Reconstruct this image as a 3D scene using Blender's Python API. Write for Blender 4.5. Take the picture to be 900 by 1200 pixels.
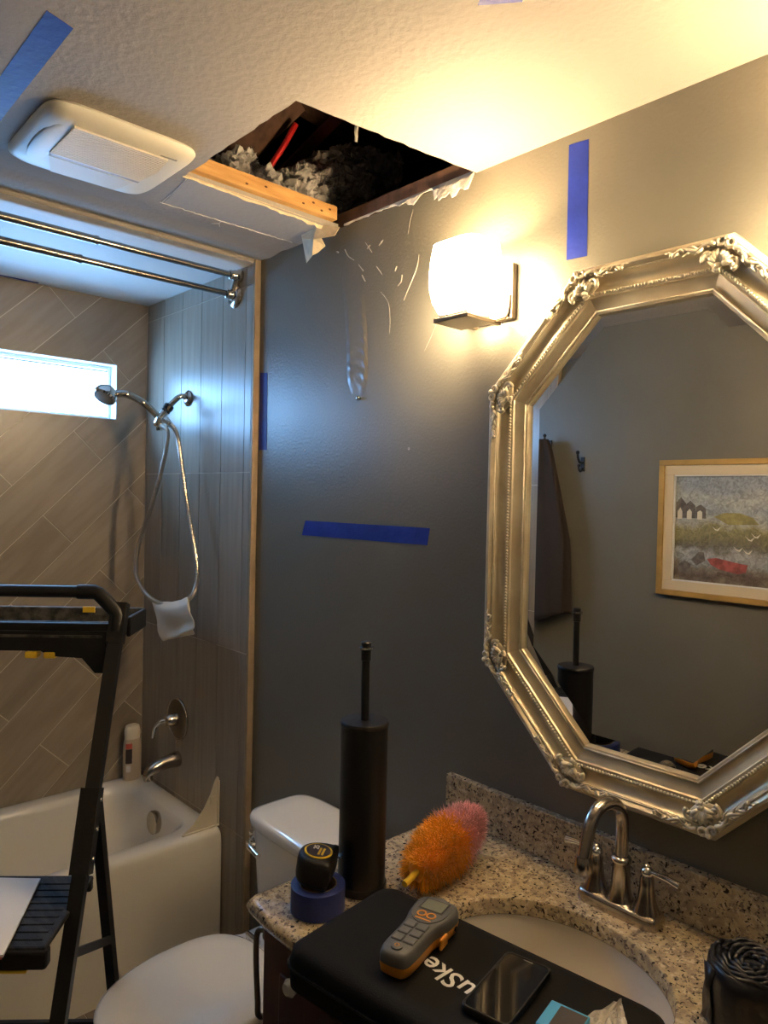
import bpy, bmesh, math, random
from math import sin, cos, pi, radians, sqrt
from mathutils import Vector, Matrix, noise
random.seed(7)
S = bpy.context.scene
COL = S.collection
for o in list(bpy.data.objects): bpy.data.objects.remove(o)

# ------------------------------------------------------------------ camera
F_PX = 845.4
CAM = Vector((0.0, 1.36, 1.645))
YAW, PITCH, ROLL = radians(42.777), radians(-1.226), radians(1.2625)
fw = Vector((cos(PITCH)*cos(YAW), -cos(PITCH)*sin(YAW), sin(PITCH)))
r0 = fw.cross(Vector((0, 0, 1))).normalized(); u0 = r0.cross(fw)
rt = cos(ROLL)*r0 + sin(ROLL)*u0; up = -sin(ROLL)*r0 + cos(ROLL)*u0
cd = bpy.data.cameras.new('camera'); cam = bpy.data.objects.new('camera', cd); COL.objects.link(cam)
cam.matrix_world = Matrix(((rt.x, up.x, -fw.x, CAM.x), (rt.y, up.y, -fw.y, CAM.y), (rt.z, up.z, -fw.z, CAM.z), (0, 0, 0, 1)))
cd.sensor_fit = 'VERTICAL'; cd.sensor_height = 24.0; cd.lens = 24.0*F_PX/1200; cd.clip_start = 0.02
S.camera = cam
def on(ax, px, py, v):
    """point where the pixel's ray meets the plane axis=v (a wall, the ceiling, the counter)"""
    d = fw + rt*((px-450)/F_PX) - up*((py-600)/F_PX)
    return CAM + d*((v-CAM[ax])/d[ax])

# ------------------------------------------------------------------ world, lights, exposure
W = bpy.data.worlds.new('sky'); S.world = W; W.use_nodes = True
bg = W.node_tree.nodes['Background']; bg.inputs[0].default_value = (0.25, 0.54, 1.0, 1); bg.inputs[1].default_value = 15.0
S.view_settings.view_transform = 'Standard'; S.view_settings.look = 'None'
S.view_settings.exposure = 1.22; S.view_settings.gamma = 1.0; S.view_settings.use_curve_mapping = False
LAMP_COL = (1.0, 0.68, 0.36)
SHADE_E, BULB_W = 74.0, 6.0
# portal at the window opening (guides sampling of the sky)
pl = bpy.data.lights.new('window_portal', 'AREA'); pl.shape = 'RECTANGLE'; pl.size = 0.92; pl.size_y = 0.24
pl.cycles.is_portal = True
po = bpy.data.objects.new('window_portal', pl); COL.objects.link(po)
po.location = (3.02, 0.59, 2.053); po.rotation_euler = (radians(90), 0, radians(90))

# ------------------------------------------------------------------ materials
def nt(name):
    m = bpy.data.materials.new(name); m.use_nodes = True
    return m, m.node_tree, m.node_tree.nodes['Principled BSDF']
def lnk(t, a, b): t.links.new(a, b)
def mat(name, col, rough=0.5, metal=0.0, var=0.0, vscale=8.0, bump=0.0, bscale=60.0, stretch=None, col2=None, spec=0.5, coat=0.0, detail=4, rot=None, sheen=0.0, bdist=0.01, sub=0.0, rvar=0.0):
    m, t, b = nt(name)
    b.inputs['Base Color'].default_value = (*col, 1); b.inputs['Roughness'].default_value = rough
    b.inputs['Metallic'].default_value = metal; b.inputs['Specular IOR Level'].default_value = spec
    b.inputs['Coat Weight'].default_value = coat; b.inputs['Sheen Weight'].default_value = sheen
    if sub: b.inputs['Subsurface Weight'].default_value = sub; b.inputs['Subsurface Radius'].default_value = (.01, .008, .006)
    tc = t.nodes.new('ShaderNodeTexCoord'); mp = t.nodes.new('ShaderNodeMapping')
    lnk(t, tc.outputs['Object'], mp.inputs[0])
    if rot:
        m0 = t.nodes.new('ShaderNodeMapping'); m0.inputs['Rotation'].default_value = rot
        lnk(t, tc.outputs['Object'], m0.inputs[0]); lnk(t, m0.outputs[0], mp.inputs[0])
    if stretch: mp.inputs['Scale'].default_value = stretch
    if var or col2:
        n = t.nodes.new('ShaderNodeTexNoise'); n.inputs['Scale'].default_value = vscale; n.inputs['Detail'].default_value = detail
        lnk(t, mp.outputs[0], n.inputs[0])
        r = t.nodes.new('ShaderNodeValToRGB'); lnk(t, n.outputs[0], r.inputs[0])
        c2 = col2 or tuple(c*(1+var) for c in col); c1 = col if col2 else tuple(c*(1-var) for c in col)
        r.color_ramp.elements[0].position = .36; r.color_ramp.elements[1].position = .64
        r.color_ramp.elements[0].color = (*c1, 1); r.color_ramp.elements[1].color = (*c2, 1)
        lnk(t, r.outputs[0], b.inputs['Base Color'])
        if rvar:
            q = t.nodes.new('ShaderNodeMapRange'); q.inputs[3].default_value = rough-rvar; q.inputs[4].default_value = rough+rvar
            lnk(t, n.outputs[0], q.inputs[0]); lnk(t, q.outputs[0], b.inputs['Roughness'])
    if bump:
        n2 = t.nodes.new('ShaderNodeTexNoise'); n2.inputs['Scale'].default_value = bscale; n2.inputs['Detail'].default_value = 3
        lnk(t, mp.outputs[0], n2.inputs[0])
        bp = t.nodes.new('ShaderNodeBump'); bp.inputs['Strength'].default_value = bump; bp.inputs['Distance'].default_value = bdist
        lnk(t, n2.outputs[0], bp.inputs['Height']); lnk(t, bp.outputs[0], b.inputs['Normal'])
    return m
def emis(name, col, st):
    m, t, b = nt(name); b.inputs['Base Color'].default_value = (.8, .8, .8, 1)
    b.inputs['Emission Color'].default_value = (*col, 1); b.inputs['Emission Strength'].default_value = st
    return m
M = {}
M['ceil'] = mat('ceiling_paint', (.33, .30, .265), .75, bump=.45, bscale=70, bdist=.005)
M['ceil_s'] = mat('tub_ceiling_paint', (.70, .69, .66), .6, bump=.25, bscale=90, bdist=.004)
M['drywall'] = mat('drywall_patch', (.36, .345, .325), .7, bump=.15, bscale=50)
M['wall'] = mat('grey_wall_paint', (.152, .144, .116), .36, var=.05, vscale=3, bump=.25, bscale=130, bdist=.003, rvar=.05)
def tile_mat(name, rot, st):
    m = mat(name, (.275, .228, .175), .32, col2=(.335, .282, .22), vscale=3.2, stretch=st, rot=rot, detail=6, bump=.08, bscale=9, bdist=.003)
    t = m.node_tree; b = t.nodes['Principled BSDF']; ramp = [n for n in t.nodes if n.type == 'VALTORGB'][0]
    oi = t.nodes.new('ShaderNodeObjectInfo'); mr = t.nodes.new('ShaderNodeMapRange'); mr.inputs[3].default_value = .9; mr.inputs[4].default_value = 1.1
    lnk(t, oi.outputs['Random'], mr.inputs[0])
    mx = t.nodes.new('ShaderNodeMix'); mx.data_type = 'RGBA'; mx.blend_type = 'MULTIPLY'; mx.inputs[0].default_value = 1
    lnk(t, ramp.outputs[0], mx.inputs[6]); lnk(t, mr.outputs[0], mx.inputs[7]); lnk(t, mx.outputs[2], b.inputs['Base Color'])
    return m
M['tile_d'] = tile_mat('plank_tile_diagonal', (radians(45), 0, 0), (1, 1.2, 9))
M['tile_v'] = tile_mat('plank_tile_upright', (0, 0, 0), (14, 1, .9))
M['grout'] = mat('grout', (.60, .53, .43), .8, bump=.1)
M['trim'] = mat('tan_trim', (.33, .25, .165), .5, var=.1, vscale=20)
M['floor'] = mat('floor_tile', (.24, .20, .165), .4, var=.15, vscale=4)
M['white'] = mat('white_vinyl', (.75, .76, .75), .35)
M['porc'] = mat('porcelain', (.80, .77, .70), .12, coat=.3)
M['porc2'] = mat('sink_porcelain', (.70, .65, .57), .25)
M['acryl'] = mat('tub_acrylic', (.80, .77, .70), .18, coat=.2)
M['plast_cream'] = mat('cream_plastic', (.72, .66, .54), .35)
M['nickel'] = mat('brushed_nickel', (.50, .455, .40), .21, metal=1)
M['rodm'] = mat('rod_steel', (.30, .285, .265), .24, metal=1)
M['chrome'] = mat('chrome', (.75, .73, .70), .08, metal=1)
M['hosem'] = mat('hose_metal', (.50, .46, .40), .3, metal=1)
M['bronze'] = mat('dark_nickel', (.23, .19, .15), .35, metal=1)
M['black'] = mat('black_metal', (.006, .0055, .005), .42, bump=.03, bscale=200)
M['blackp'] = mat('black_plastic', (.009, .0085, .008), .45, spec=.35, bump=.1, bscale=180, var=.2, vscale=30)
M['dusty'] = mat('dusty_black_plastic', (.02, .019, .017), .6, col2=(.11, .10, .085), vscale=45, detail=8, bump=.2, bscale=150)
M['rubber'] = mat('black_rubber_tread', (.011, .0105, .010), .6, spec=.25, col2=(.034, .032, .030), vscale=12, stretch=(1, 6, 1), bump=.2, bscale=120)
M['yellow'] = mat('yellow_plastic', (.75, .50, .03), .4)
M['steel'] = mat('steel_rivet', (.6, .58, .54), .25, metal=1)
M['tape'] = mat('blue_painters_tape', (.010, .028, .27), .5, spec=.25, var=.15, vscale=14, bump=.5, bscale=55, bdist=.002)
M['tapeside'] = mat('blue_tape_roll', (.018, .035, .20), .45, bump=.1, bscale=100)
M['card'] = mat('cardboard', (.35, .26, .16), .8)
M['wood'] = mat('pine_stud', (.50, .26, .08), .6, col2=(.66, .38, .14), vscale=5, stretch=(8, 1.2, 12), bump=.2, bscale=18, detail=6)
M['woodend'] = mat('stud_knot', (.16, .07, .025), .7)
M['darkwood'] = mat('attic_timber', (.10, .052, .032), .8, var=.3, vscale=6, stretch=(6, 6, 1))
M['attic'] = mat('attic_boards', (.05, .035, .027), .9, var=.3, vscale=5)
M['redwood'] = mat('reddish_timber', (.22, .06, .04), .7, var=.25, vscale=9)
M['redpipe'] = mat('red_pipe', (.50, .015, .015), .35)
M['insul'] = mat('blown_insulation', (.58, .55, .53), .95, var=.3, vscale=22)
M['paper'] = mat('torn_drywall_paper', (.70, .58, .40), .8, var=.12, vscale=30, bump=.3, bscale=60)
M['paperw'] = mat('torn_white_paper', (.72, .69, .62), .75, var=.1, vscale=40, bump=.3, bscale=80)
M['gypsum'] = mat('gypsum', (.74, .71, .66), .85, bump=.4, bscale=120)
M['chip'] = mat('paint_scar', (.36, .34, .30), .5)
M['blister'] = mat('blistered_paint', (.155, .145, .122), .32, bump=.3, bscale=70, bdist=.003)
M['fan'] = mat('fan_plastic', (.70, .67, .58), .4)
M['fan_g'] = mat('fan_grille_plastic', (.66, .60, .47), .45)
M['badge'] = mat('grey_badge', (.30, .28, .25), .4)
M['gold'] = mat('antique_gold_leaf', (.58, .485, .325), .40, metal=.55, col2=(.76, .68, .50), vscale=9, bump=.12, bscale=60, stretch=(1, 1, 1), bdist=.004)
M['gold_l'] = mat('pale_gilt', (.70, .63, .48), .42, metal=.35, var=.12, vscale=40, bump=.15, bscale=90, bdist=.003)
M['gold_d'] = mat('dark_gilt_backing', (.10, .07, .035), .6, metal=.3)
M['mirror'] = mat('mirror_glass', (.86, .87, .86), .0, metal=1)
M['gold_f'] = mat('picture_gilt', (.48, .30, .09), .4, metal=.4, var=.12, vscale=12)
M['linen'] = mat('linen_liner', (.62, .52, .36), .8, bump=.3, bscale=400, bdist=.001)
M['towel'] = mat('dark_brown_towel', (.032, .022, .018), .95, bump=.6, bscale=260, bdist=.003)
M['cloth'] = mat('white_washcloth', (.80, .71, .58), .95, bump=.7, bscale=330, bdist=.003, sheen=.2)
M['cherry'] = mat('cherry_cabinet', (.055, .016, .009), .35, col2=(.085, .027, .014), vscale=5, stretch=(6, 6, 1))
M['case'] = mat('black_fabric_case', (.005, .0046, .0043), .8, spec=.2, bump=.35, bscale=420, bdist=.001)
M['ink'] = mat('white_print', (.75, .74, .72), .6)
M['meter'] = mat('grey_rubber', (.085, .088, .088), .5, bump=.05, bscale=200)
M['meter_k'] = mat('grey_keypad', (.105, .108, .107), .55)
M['orange'] = mat('orange_plastic', (.62, .25, .03), .42)
M['lcd'] = mat('lcd_screen', (.20, .21, .16), .2)
M['glassblk'] = mat('phone_glass', (.008, .008, .009), .06, coat=.5)
M['bluep'] = mat('blue_card', (.05, .33, .62), .45)
M['fuzz_o'] = mat('orange_fluff', (.92, .42, .025), .85, var=.25, vscale=30, sheen=.4)
M['fuzz_p'] = mat('pink_fluff', (.85, .44, .45), .85, var=.2, vscale=30, sheen=.4)
M['bag'] = mat('black_plastic_film', (.012, .013, .017), .28, bump=.5, bscale=35, bdist=.004)
M['copy'] = mat('white_paper', (.72, .71, .70), .7)
M['redpaper'] = mat('red_folder', (.55, .12, .08), .6)
M['bottle'] = mat('bottle_plastic', (.58, .49, .38), .35)
M['label'] = mat('dark_label', (.05, .04, .04), .4)
M['labelr'] = mat('red_label', (.50, .10, .08), .4)
M['shade'] = emis('lit_frosted_glass', (1.0, .73, .42), SHADE_E)
t_ = M['shade'].node_tree; tc_ = t_.nodes.new('ShaderNodeTexCoord'); sp_ = t_.nodes.new('ShaderNodeSeparateXYZ'); mr_ = t_.nodes.new('ShaderNodeMapRange')
lnk(t_, tc_.outputs['Object'], sp_.inputs[0]); lnk(t_, sp_.outputs[2], mr_.inputs[0])     # painted glow gradient: strong low down, weak on top to spare the ceiling
mr_.inputs[1].default_value = .02; mr_.inputs[2].default_value = .155; mr_.inputs[3].default_value = SHADE_E; mr_.inputs[4].default_value = SHADE_E*.14
lnk(t_, mr_.outputs[0], t_.nodes['Principled BSDF'].inputs['Emission Strength'])
M['lining'] = mat('frosted_glass_lining', (.8, .78, .72), .6)
M['bulb'] = emis('bulb', (1.0, .75, .45), 30)
# granite
def granite():
    m, t, b = nt('granite'); b.inputs['Roughness'].default_value = .22
    tc = t.nodes.new('ShaderNodeTexCoord')
    def nz(scale, det, lo, hi, dist=0.0):
        n = t.nodes.new('ShaderNodeTexNoise'); n.inputs['Scale'].default_value = scale; n.inputs['Detail'].default_value = det; n.inputs['Distortion'].default_value = dist
        lnk(t, tc.outputs['Object'], n.inputs[0]); r = t.nodes.new('ShaderNodeMapRange'); r.inputs[1].default_value = lo; r.inputs[2].default_value = hi
        lnk(t, n.outputs[0], r.inputs[0]); return r.outputs[0]
    def mix(a, col, fac):
        x = t.nodes.new('ShaderNodeMix'); x.data_type = 'RGBA'; lnk(t, fac, x.inputs[0])
        if isinstance(a, tuple): x.inputs[6].default_value = (*a, 1)
        else: lnk(t, a, x.inputs[6])
        x.inputs[7].default_value = (*col, 1); return x.outputs[2]
    c = mix((.52, .42, .26), (.36, .29, .20), nz(55, 3, .45, .6))
    c = mix(c, (.62, .53, .36), nz(85, 2, .55, .66))
    c = mix(c, (.20, .16, .12), nz(115, 4, .565, .62, .4))
    c = mix(c, (.035, .028, .022), nz(135, 3, .60, .64, .6))
    lnk(t, c, b.inputs['Base Color']); return m
M['granite'] = granite()
# window pane
m, t, b = nt('window_glass'); t.nodes.remove(b); out = t.nodes['Material Output']
tr = t.nodes.new('ShaderNodeBsdfTransparent'); gl = t.nodes.new('ShaderNodeBsdfGlossy'); gl.inputs['Roughness'].default_value = .05
mx = t.nodes.new('ShaderNodeMixShader'); mx.inputs[0].default_value = .06
lnk(t, tr.outputs[0], mx.inputs[1]); lnk(t, gl.outputs[0], mx.inputs[2]); lnk(t, mx.outputs[0], out.inputs[0]); M['pane'] = m
# translucent plastic bag
m, t, b = nt('clear_plastic_bag'); out = t.nodes['Material Output']
b.inputs['Base Color'].default_value = (.75, .70, .62, 1); b.inputs['Roughness'].default_value = .15
tr = t.nodes.new('ShaderNodeBsdfTransparent'); mx = t.nodes.new('ShaderNodeMixShader'); mx.inputs[0].default_value = .55
lnk(t, tr.outputs[0], mx.inputs[1]); lnk(t, b.outputs[0], mx.inputs[2]); lnk(t, mx.outputs[0], out.inputs[0]); M['clear'] = m
# painted seascape (flat art)
def art():
    m, t, b = nt('seascape_paint'); b.inputs['Roughness'].default_value = .55
    tc = t.nodes.new('ShaderNodeTexCoord'); sp = t.nodes.new('ShaderNodeSeparateXYZ'); lnk(t, tc.outputs['Object'], sp.inputs[0])
    n = t.nodes.new('ShaderNodeTexNoise'); n.inputs['Scale'].default_value = 16; n.inputs['Detail'].default_value = 6; lnk(t, tc.outputs['Object'], n.inputs[0])
    ad = t.nodes.new('ShaderNodeMath'); ad.operation = 'MULTIPLY_ADD'; lnk(t, n.outputs[0], ad.inputs[0]); ad.inputs[1].default_value = .12; lnk(t, sp.outputs[2], ad.inputs[2])
    mr = t.nodes.new('ShaderNodeMapRange'); mr.inputs[1].default_value = .06; mr.inputs[2].default_value = .06+.43; lnk(t, ad.outputs[0], mr.inputs[0])
    r = t.nodes.new('ShaderNodeValToRGB'); lnk(t, mr.outputs[0], r.inputs[0]); e = r.color_ramp.elements
    stops = [(0, (.13, .10, .07)), (.1, (.20, .17, .12)), (.2, (.09, .065, .05)), (.28, (.17, .14, .11)), (.33, (.24, .26, .26)), (.42, (.30, .31, .31)), (.47, (.14, .13, .10)), (.55, (.17, .15, .08)), (.62, (.24, .22, .10)), (.68, (.34, .34, .29)), (.8, (.28, .31, .34)), (.9, (.36, .37, .35)), (1, (.24, .27, .31))]
    e[0].position, e[0].color = 0, (*stops[0][1], 1); e[1].position, e[1].color = 1, (*stops[-1][1], 1)
    for p, c in stops[1:-1]:
        x = e.new(p); x.color = (*c, 1)
    n2 = t.nodes.new('ShaderNodeTexNoise'); n2.inputs['Scale'].default_value = 55; n2.inputs['Detail'].default_value = 4; n2.inputs['Distortion'].default_value = 1.5
    lnk(t, tc.outputs['Object'], n2.inputs[0])
    v = t.nodes.new('ShaderNodeMapRange'); v.inputs[1].default_value = .35; v.inputs[2].default_value = .65; v.inputs[3].default_value = .72; v.inputs[4].default_value = 1.28; lnk(t, n2.outputs[0], v.inputs[0])
    mx = t.nodes.new('ShaderNodeMix'); mx.data_type = 'RGBA'; mx.blend_type = 'MULTIPLY'; mx.inputs[0].default_value = 1
    lnk(t, r.outputs[0], mx.inputs[6]); lnk(t, v.outputs[0], mx.inputs[7]); lnk(t, mx.outputs[2], b.inputs['Base Color']); return m
M['art'] = art()
M['art_red'] = mat('painted_red', (.30, .07, .06), .55, var=.3, vscale=40)
M['art_white'] = mat('painted_white', (.62, .58, .48), .55)
M['art_roof'] = mat('painted_grey', (.12, .105, .09), .55, var=.3, vscale=50)
M['art_olive'] = mat('painted_olive', (.27, .24, .09), .55, var=.25, vscale=40)

# ------------------------------------------------------------------ mesh helpers
class MB:
    def __init__(s): s.v = []; s.f = []
    def add(s, vs, fs):
        n = len(s.v); s.v += [Vector(p) for p in vs]; s.f += [tuple(i+n for i in f) for f in fs]; return s
    def merge(s, o): return s.add(o.v, o.f)
    def tf(s, mt): s.v = [mt @ p for p in s.v]; return s
def box(x0, x1, y0, y1, z0, z1, bev=0, seg=2):
    m = MB()
    if not bev:
        return m.add([(x0,y0,z0),(x1,y0,z0),(x1,y1,z0),(x0,y1,z0),(x0,y0,z1),(x1,y0,z1),(x1,y1,z1),(x0,y1,z1)],
                     [(0,3,2,1),(4,5,6,7),(0,1,5,4),(1,2,6,5),(2,3,7,6),(3,0,4,7)])
    b = bmesh.new(); bmesh.ops.create_cube(b, size=1)
    for v in b.verts: v.co = Vector(((x0+x1)/2+v.co.x*(x1-x0), (y0+y1)/2+v.co.y*(y1-y0), (z0+z1)/2+v.co.z*(z1-z0)))
    bmesh.ops.bevel(b, geom=b.edges[:], offset=bev, segments=seg, affect='EDGES', profile=.5)
    b.verts.index_update(); m.add([v.co.copy() for v in b.verts], [[v.index for v in f.verts] for f in b.faces]); b.free(); return m
def prism(poly, axis, a0, a1):
    """poly: 2D points in the two remaining axes, extruded along axis a0..a1"""
    n = len(poly)
    def P(p, a): return {0: (a, p[0], p[1]), 1: (p[0], a, p[1]), 2: (p[0], p[1], a)}[axis]
    return MB().add([P(p, a0) for p in poly]+[P(p, a1) for p in poly],
                    [tuple(range(n))[::-1], tuple(range(n, 2*n))]+[(i, (i+1) % n, n+(i+1) % n, n+i) for i in range(n)])
def loft(rings, cap=(True, True), closed=True):
    m = MB(); n = len(rings[0]); vs = [p for r in rings for p in r]; fs = []
    for k in range(len(rings)-1):
        for i in range(n if closed else n-1):
            j = (i+1) % n; fs.append((k*n+i, k*n+j, (k+1)*n+j, (k+1)*n+i))
    if cap[0]: fs.append(tuple(range(n))[::-1])
    if cap[1]: fs.append(tuple(range((len(rings)-1)*n, len(rings)*n)))
    return m.add(vs, fs)
def lathe(prof, c=(0, 0, 0), seg=24, axis=None, cap=(True, True)):
    """prof: (radius, height) list; axis: direction (default +Z)"""
    rings = [[Vector((r*cos(2*pi*i/seg), r*sin(2*pi*i/seg), h)) for i in range(seg)] for r, h in prof]
    m = loft(rings, cap)
    q = Matrix.Identity(4) if axis is None else Vector((0, 0, 1)).rotation_difference(Vector(axis)).to_matrix().to_4x4()
    return m.tf(Matrix.Translation(Vector(c)) @ q)
def smooth_path(pts, n=8):
    P = [Vector(p) for p in pts]; out = []
    for i in range(len(P)-1):
        a, b, c, d = P[max(i-1, 0)], P[i], P[i+1], P[min(i+2, len(P)-1)]
        for k in range(n):
            t = k/n; out.append(.5*((2*b)+(-a+c)*t+(2*a-5*b+4*c-d)*t*t+(-a+3*b-3*c+d)*t**3))
    return out+[P[-1]]
def tube(pts, rad, seg=10, cap=(True, True), flat=1.0):
    P = [Vector(p) for p in pts]; n = len(P); R = rad if callable(rad) else (lambda t: rad)
    T = [((P[min(i+1, n-1)]-P[max(i-1, 0)])).normalized() for i in range(n)]
    u = T[0].orthogonal().normalized(); rings = []
    for i in range(n):
        u = (u-T[i]*u.dot(T[i])).normalized(); w = T[i].cross(u); r = R(i/(n-1))
        rings.append([P[i]+u*(r*cos(2*pi*k/seg))+w*(r*flat*sin(2*pi*k/seg)) for k in range(seg)])
    return loft(rings, cap)
def bar(p, q, w, h, hint=(0, 0, 1)):
    """rectangular bar from p to q, w across hint-perpendicular, h along hint"""
    p, q = Vector(p), Vector(q); d = (q-p).normalized(); hv = Vector(hint); hv = (hv-d*hv.dot(d)).normalized(); s = d.cross(hv)
    o = [(-w/2, -h/2), (w/2, -h/2), (w/2, h/2), (-w/2, h/2)]
    return loft([[p+s*a+hv*b for a, b in o], [q+s*a+hv*b for a, b in o]])
def blob(c, r, seg=10, ring=6):
    r = r if hasattr(r, '__len__') else (r, r, r)
    m = lathe([(max(sin(pi*i/ring), .001), -cos(pi*i/ring)) for i in range(ring+1)], seg=seg)
    return m.tf(Matrix.Translation(Vector(c)) @ Matrix.Diagonal((*r, 1)))
def super_ring(cx, cy, z, a, b, p=4, n=32):
    o = []
    for i in range(n):
        t = 2*pi*i/n; c, s_ = cos(t), sin(t)
        o.append(Vector((cx+a*math.copysign(abs(c)**(2/p), c), cy+b*math.copysign(abs(s_)**(2/p), s_), z)))
    return o
def mesh(name, mb, material, smooth=False):
    me = bpy.data.meshes.new(name); me.from_pydata([tuple(p) for p in mb.v], [], mb.f); me.update()
    b = bmesh.new(); b.from_mesh(me); bmesh.ops.recalc_face_normals(b, faces=b.faces[:]); b.to_mesh(me); b.free()
    me.materials.append(M[material])
    if smooth:
        me.shade_smooth()
        if smooth is not True: me.set_sharp_from_angle(angle=radians(smooth))
    return me
def tag(o, label, cat, group=None, kind=None):
    if label: o['label'] = label
    if cat: o['category'] = cat
    if group: o['group'] = group
    if kind: o['kind'] = kind
    return o
def root(name, loc, label, cat, group=None):
    o = bpy.data.objects.new(name, None); COL.objects.link(o); o.location = loc; o.empty_display_size = .02
    o['_org'] = 0; del o['_org']; ORG[o] = Vector(loc); return tag(o, label, cat, group)
ORG = {}
def part(name, mb, material, parent, smooth=False, label=None, kind=None):
    off = ORG[parent]; mb.v = [p-off for p in mb.v]
    o = bpy.data.objects.new(name, mesh(name, mb, material, smooth)); COL.objects.link(o); o.parent = parent; ORG[o] = off
    if label: o['label'] = label
    if kind: o['kind'] = kind
    return o
def solo(name, mb, material, label, cat, group=None, smooth=False, kind=None, at_origin=False):
    if at_origin: base = Vector((0, 0, 0))
    else:
        xs = [p.x for p in mb.v]; ys = [p.y for p in mb.v]; zs = [p.z for p in mb.v]
        base = Vector(((min(xs)+max(xs))/2, (min(ys)+max(ys))/2, min(zs)))
    mb.v = [p-base for p in mb.v]
    o = bpy.data.objects.new(name, mesh(name, mb, material, smooth)); COL.objects.link(o); o.location = base; ORG[o] = base
    return tag(o, label, cat, group, kind)
def struct(name, mb, material, label, cat, smooth=False): return solo(name, mb, material, label, cat, None, smooth, 'structure', True)
def copy_tree(o, parent=None, offset=None):
    c = o.copy(); COL.objects.link(c); c.parent = parent
    if offset is not None: c.location = o.location+Vector(offset)
    for ch in list(o.children): copy_tree(ch, c)
    return c
def clip(poly, a, b, c):
    """keep a*x+b*y<=c"""
    out = []
    for i in range(len(poly)):
        p, q = poly[i], poly[(i+1) % len(poly)]; dp, dq = a*p[0]+b*p[1]-c, a*q[0]+b*q[1]-c
        if dp <= 0: out.append(p)
        if (dp < 0 < dq) or (dq < 0 < dp):
            t = dp/(dp-dq); out.append((p[0]+(q[0]-p[0])*t, p[1]+(q[1]-p[1])*t))
    return out
def area(poly): return abs(sum(poly[i][0]*poly[(i+1) % len(poly)][1]-poly[(i+1) % len(poly)][0]*poly[i][1] for i in range(len(poly))))/2 if len(poly) > 2 else 0

# ------------------------------------------------------------------ dimensions
ZC = 2.44; ZT = 2.428; XE = 2.115; XW = 2.945; YT = .022; YO = 1.53; XB = -0.95; CT = .853
WY0, WY1, WZ0, WZ1 = .15, 1.03, 1.937, 2.163
HX0, HX1, HY1 = 1.20, 1.70, .50            # opened hole in the ceiling

# ------------------------------------------------------------------ structure
fl = struct('floor', box(XB, XW+.1, -.05, YO+.05, -.05, -.004), 'grout', 'taupe tiled bathroom floor', 'floor')
for i in range(7):
    for j in range(3):
        part('floor_tile', box(XB+i*.6+.002, min(XB+(i+1)*.6-.002, XW), j*.51+.002, (j+1)*.51-.002, -.006, 0), 'floor', fl)
wr = struct('wall_right', box(XB-.05, XW+.1, -.10, 0, -.05, ZC+.0), 'wall', 'satin grey painted wall behind mirror and toilet', 'wall')
wo = struct('wall_left', box(XB-.05, XW+.1, YO, YO+.08, -.05, ZC+.01), 'wall', 'grey painted wall facing the mirror, with picture and hooks', 'wall')
wb = struct('wall_back', box(XB-.05, XB, -.05, YO+.05, -.05, ZC+.01), 'wall', 'plain grey painted wall closing the room behind the vanity', 'wall')
# window wall: substrate with window opening
ww = MB()
for a in ((-.05, WY0, -.05, 2.6), (WY1, YO+.05, -.05, 2.6), (WY0, WY1, -.05, WZ0), (WY0, WY1, WZ1, 2.6)): ww.merge(box(XW+.002, XW+.11, a[0], a[1], a[2], a[3]))
ww = struct('wall_window', ww, 'grout', 'diagonal taupe plank tile wall with the long window over the tub', 'wall')
L_, P_, g = .633, .1577, .0016
def diag_tiles():
    e = sqrt(.5); u0_, s_even = 2.028-.0, .152
    for k in range(-6, 16):
        u1 = u0_-k*P_; un = u1-P_
        for j in range(-4, 6):
            s0 = (s_even if k % 2 == 0 else s_even+L_/2)+j*L_
            quad = [(s0+g, un+g), (s0+L_-g, un+g), (s0+L_-g, u1-g), (s0+g, u1-g)]
            poly = [((u-s)*e, (u+s)*e) for s, u in quad]
            for h in ((-1, 0, -YT-.001), (1, 0, YO-.02), (0, -1, -.42), (0, 1, ZT-.001)): poly = clip(poly, *h)
            if area(poly) < 2e-4: continue
            rem = poly; pieces = []
            for h in ((1, 0, WY0), (-1, 0, -WY1), (0, 1, WZ0), (0, -1, -WZ1)):
                pc = clip(rem, *h)
                if area(pc) > 5e-5: pieces.append(pc)
                rem = clip(rem, -h[0], -h[1], -h[2])
                if area(rem) < 1e-6: break
            if not pieces: continue
            mb = MB()
            for pc in pieces: mb.merge(prism(pc, 0, XW, XW+.006))
            part('tile', mb, 'tile_d', ww)
diag_tiles()
# tiled end wall of the tub (shower side) and its twin across
tw = struct('wall_shower', box(XE, XW+.003, 0, YT-.002, -.02, ZT), 'grout', 'upright taupe plank tile wall carrying the shower fittings', 'wall')
to = struct('wall_tub_end', box(XE, XW+.003, YO-.018, YO, -.02, ZT), 'grout', 'upright taupe plank tile wall at the other tub end', 'wall')
xj = [XE+.012, 2.168]+[2.168+.1548*i for i in range(1, 5)]+[XW-.001]
zj = [.0, .452, 1.092, 1.718, 2.358, ZT-.001]
for i in range(len(xj)-1):
    for j in range(len(zj)-1):
        for own, y0, y1 in ((tw, YT-.006, YT), (to, YO-.02, YO-.014)):
            part('tile', box(xj[i]+g, xj[i+1]-g, y0, y1, zj[j]+g, zj[j+1]-g), 'tile_v', own)
struct('trim_1', box(XE-.004, XE+.010, .0005, YT+.002, 0, ZC-.002, .002), 'trim', 'tan edge strip finishing the shower tile beside grey wall', 'trim')
struct('trim_2', box(XE-.004, XE+.010, YO-.024, YO-.0005, 0, ZC-.002, .002), 'trim', 'tan edge strip finishing tile on the wall of the towel', 'trim')
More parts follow.
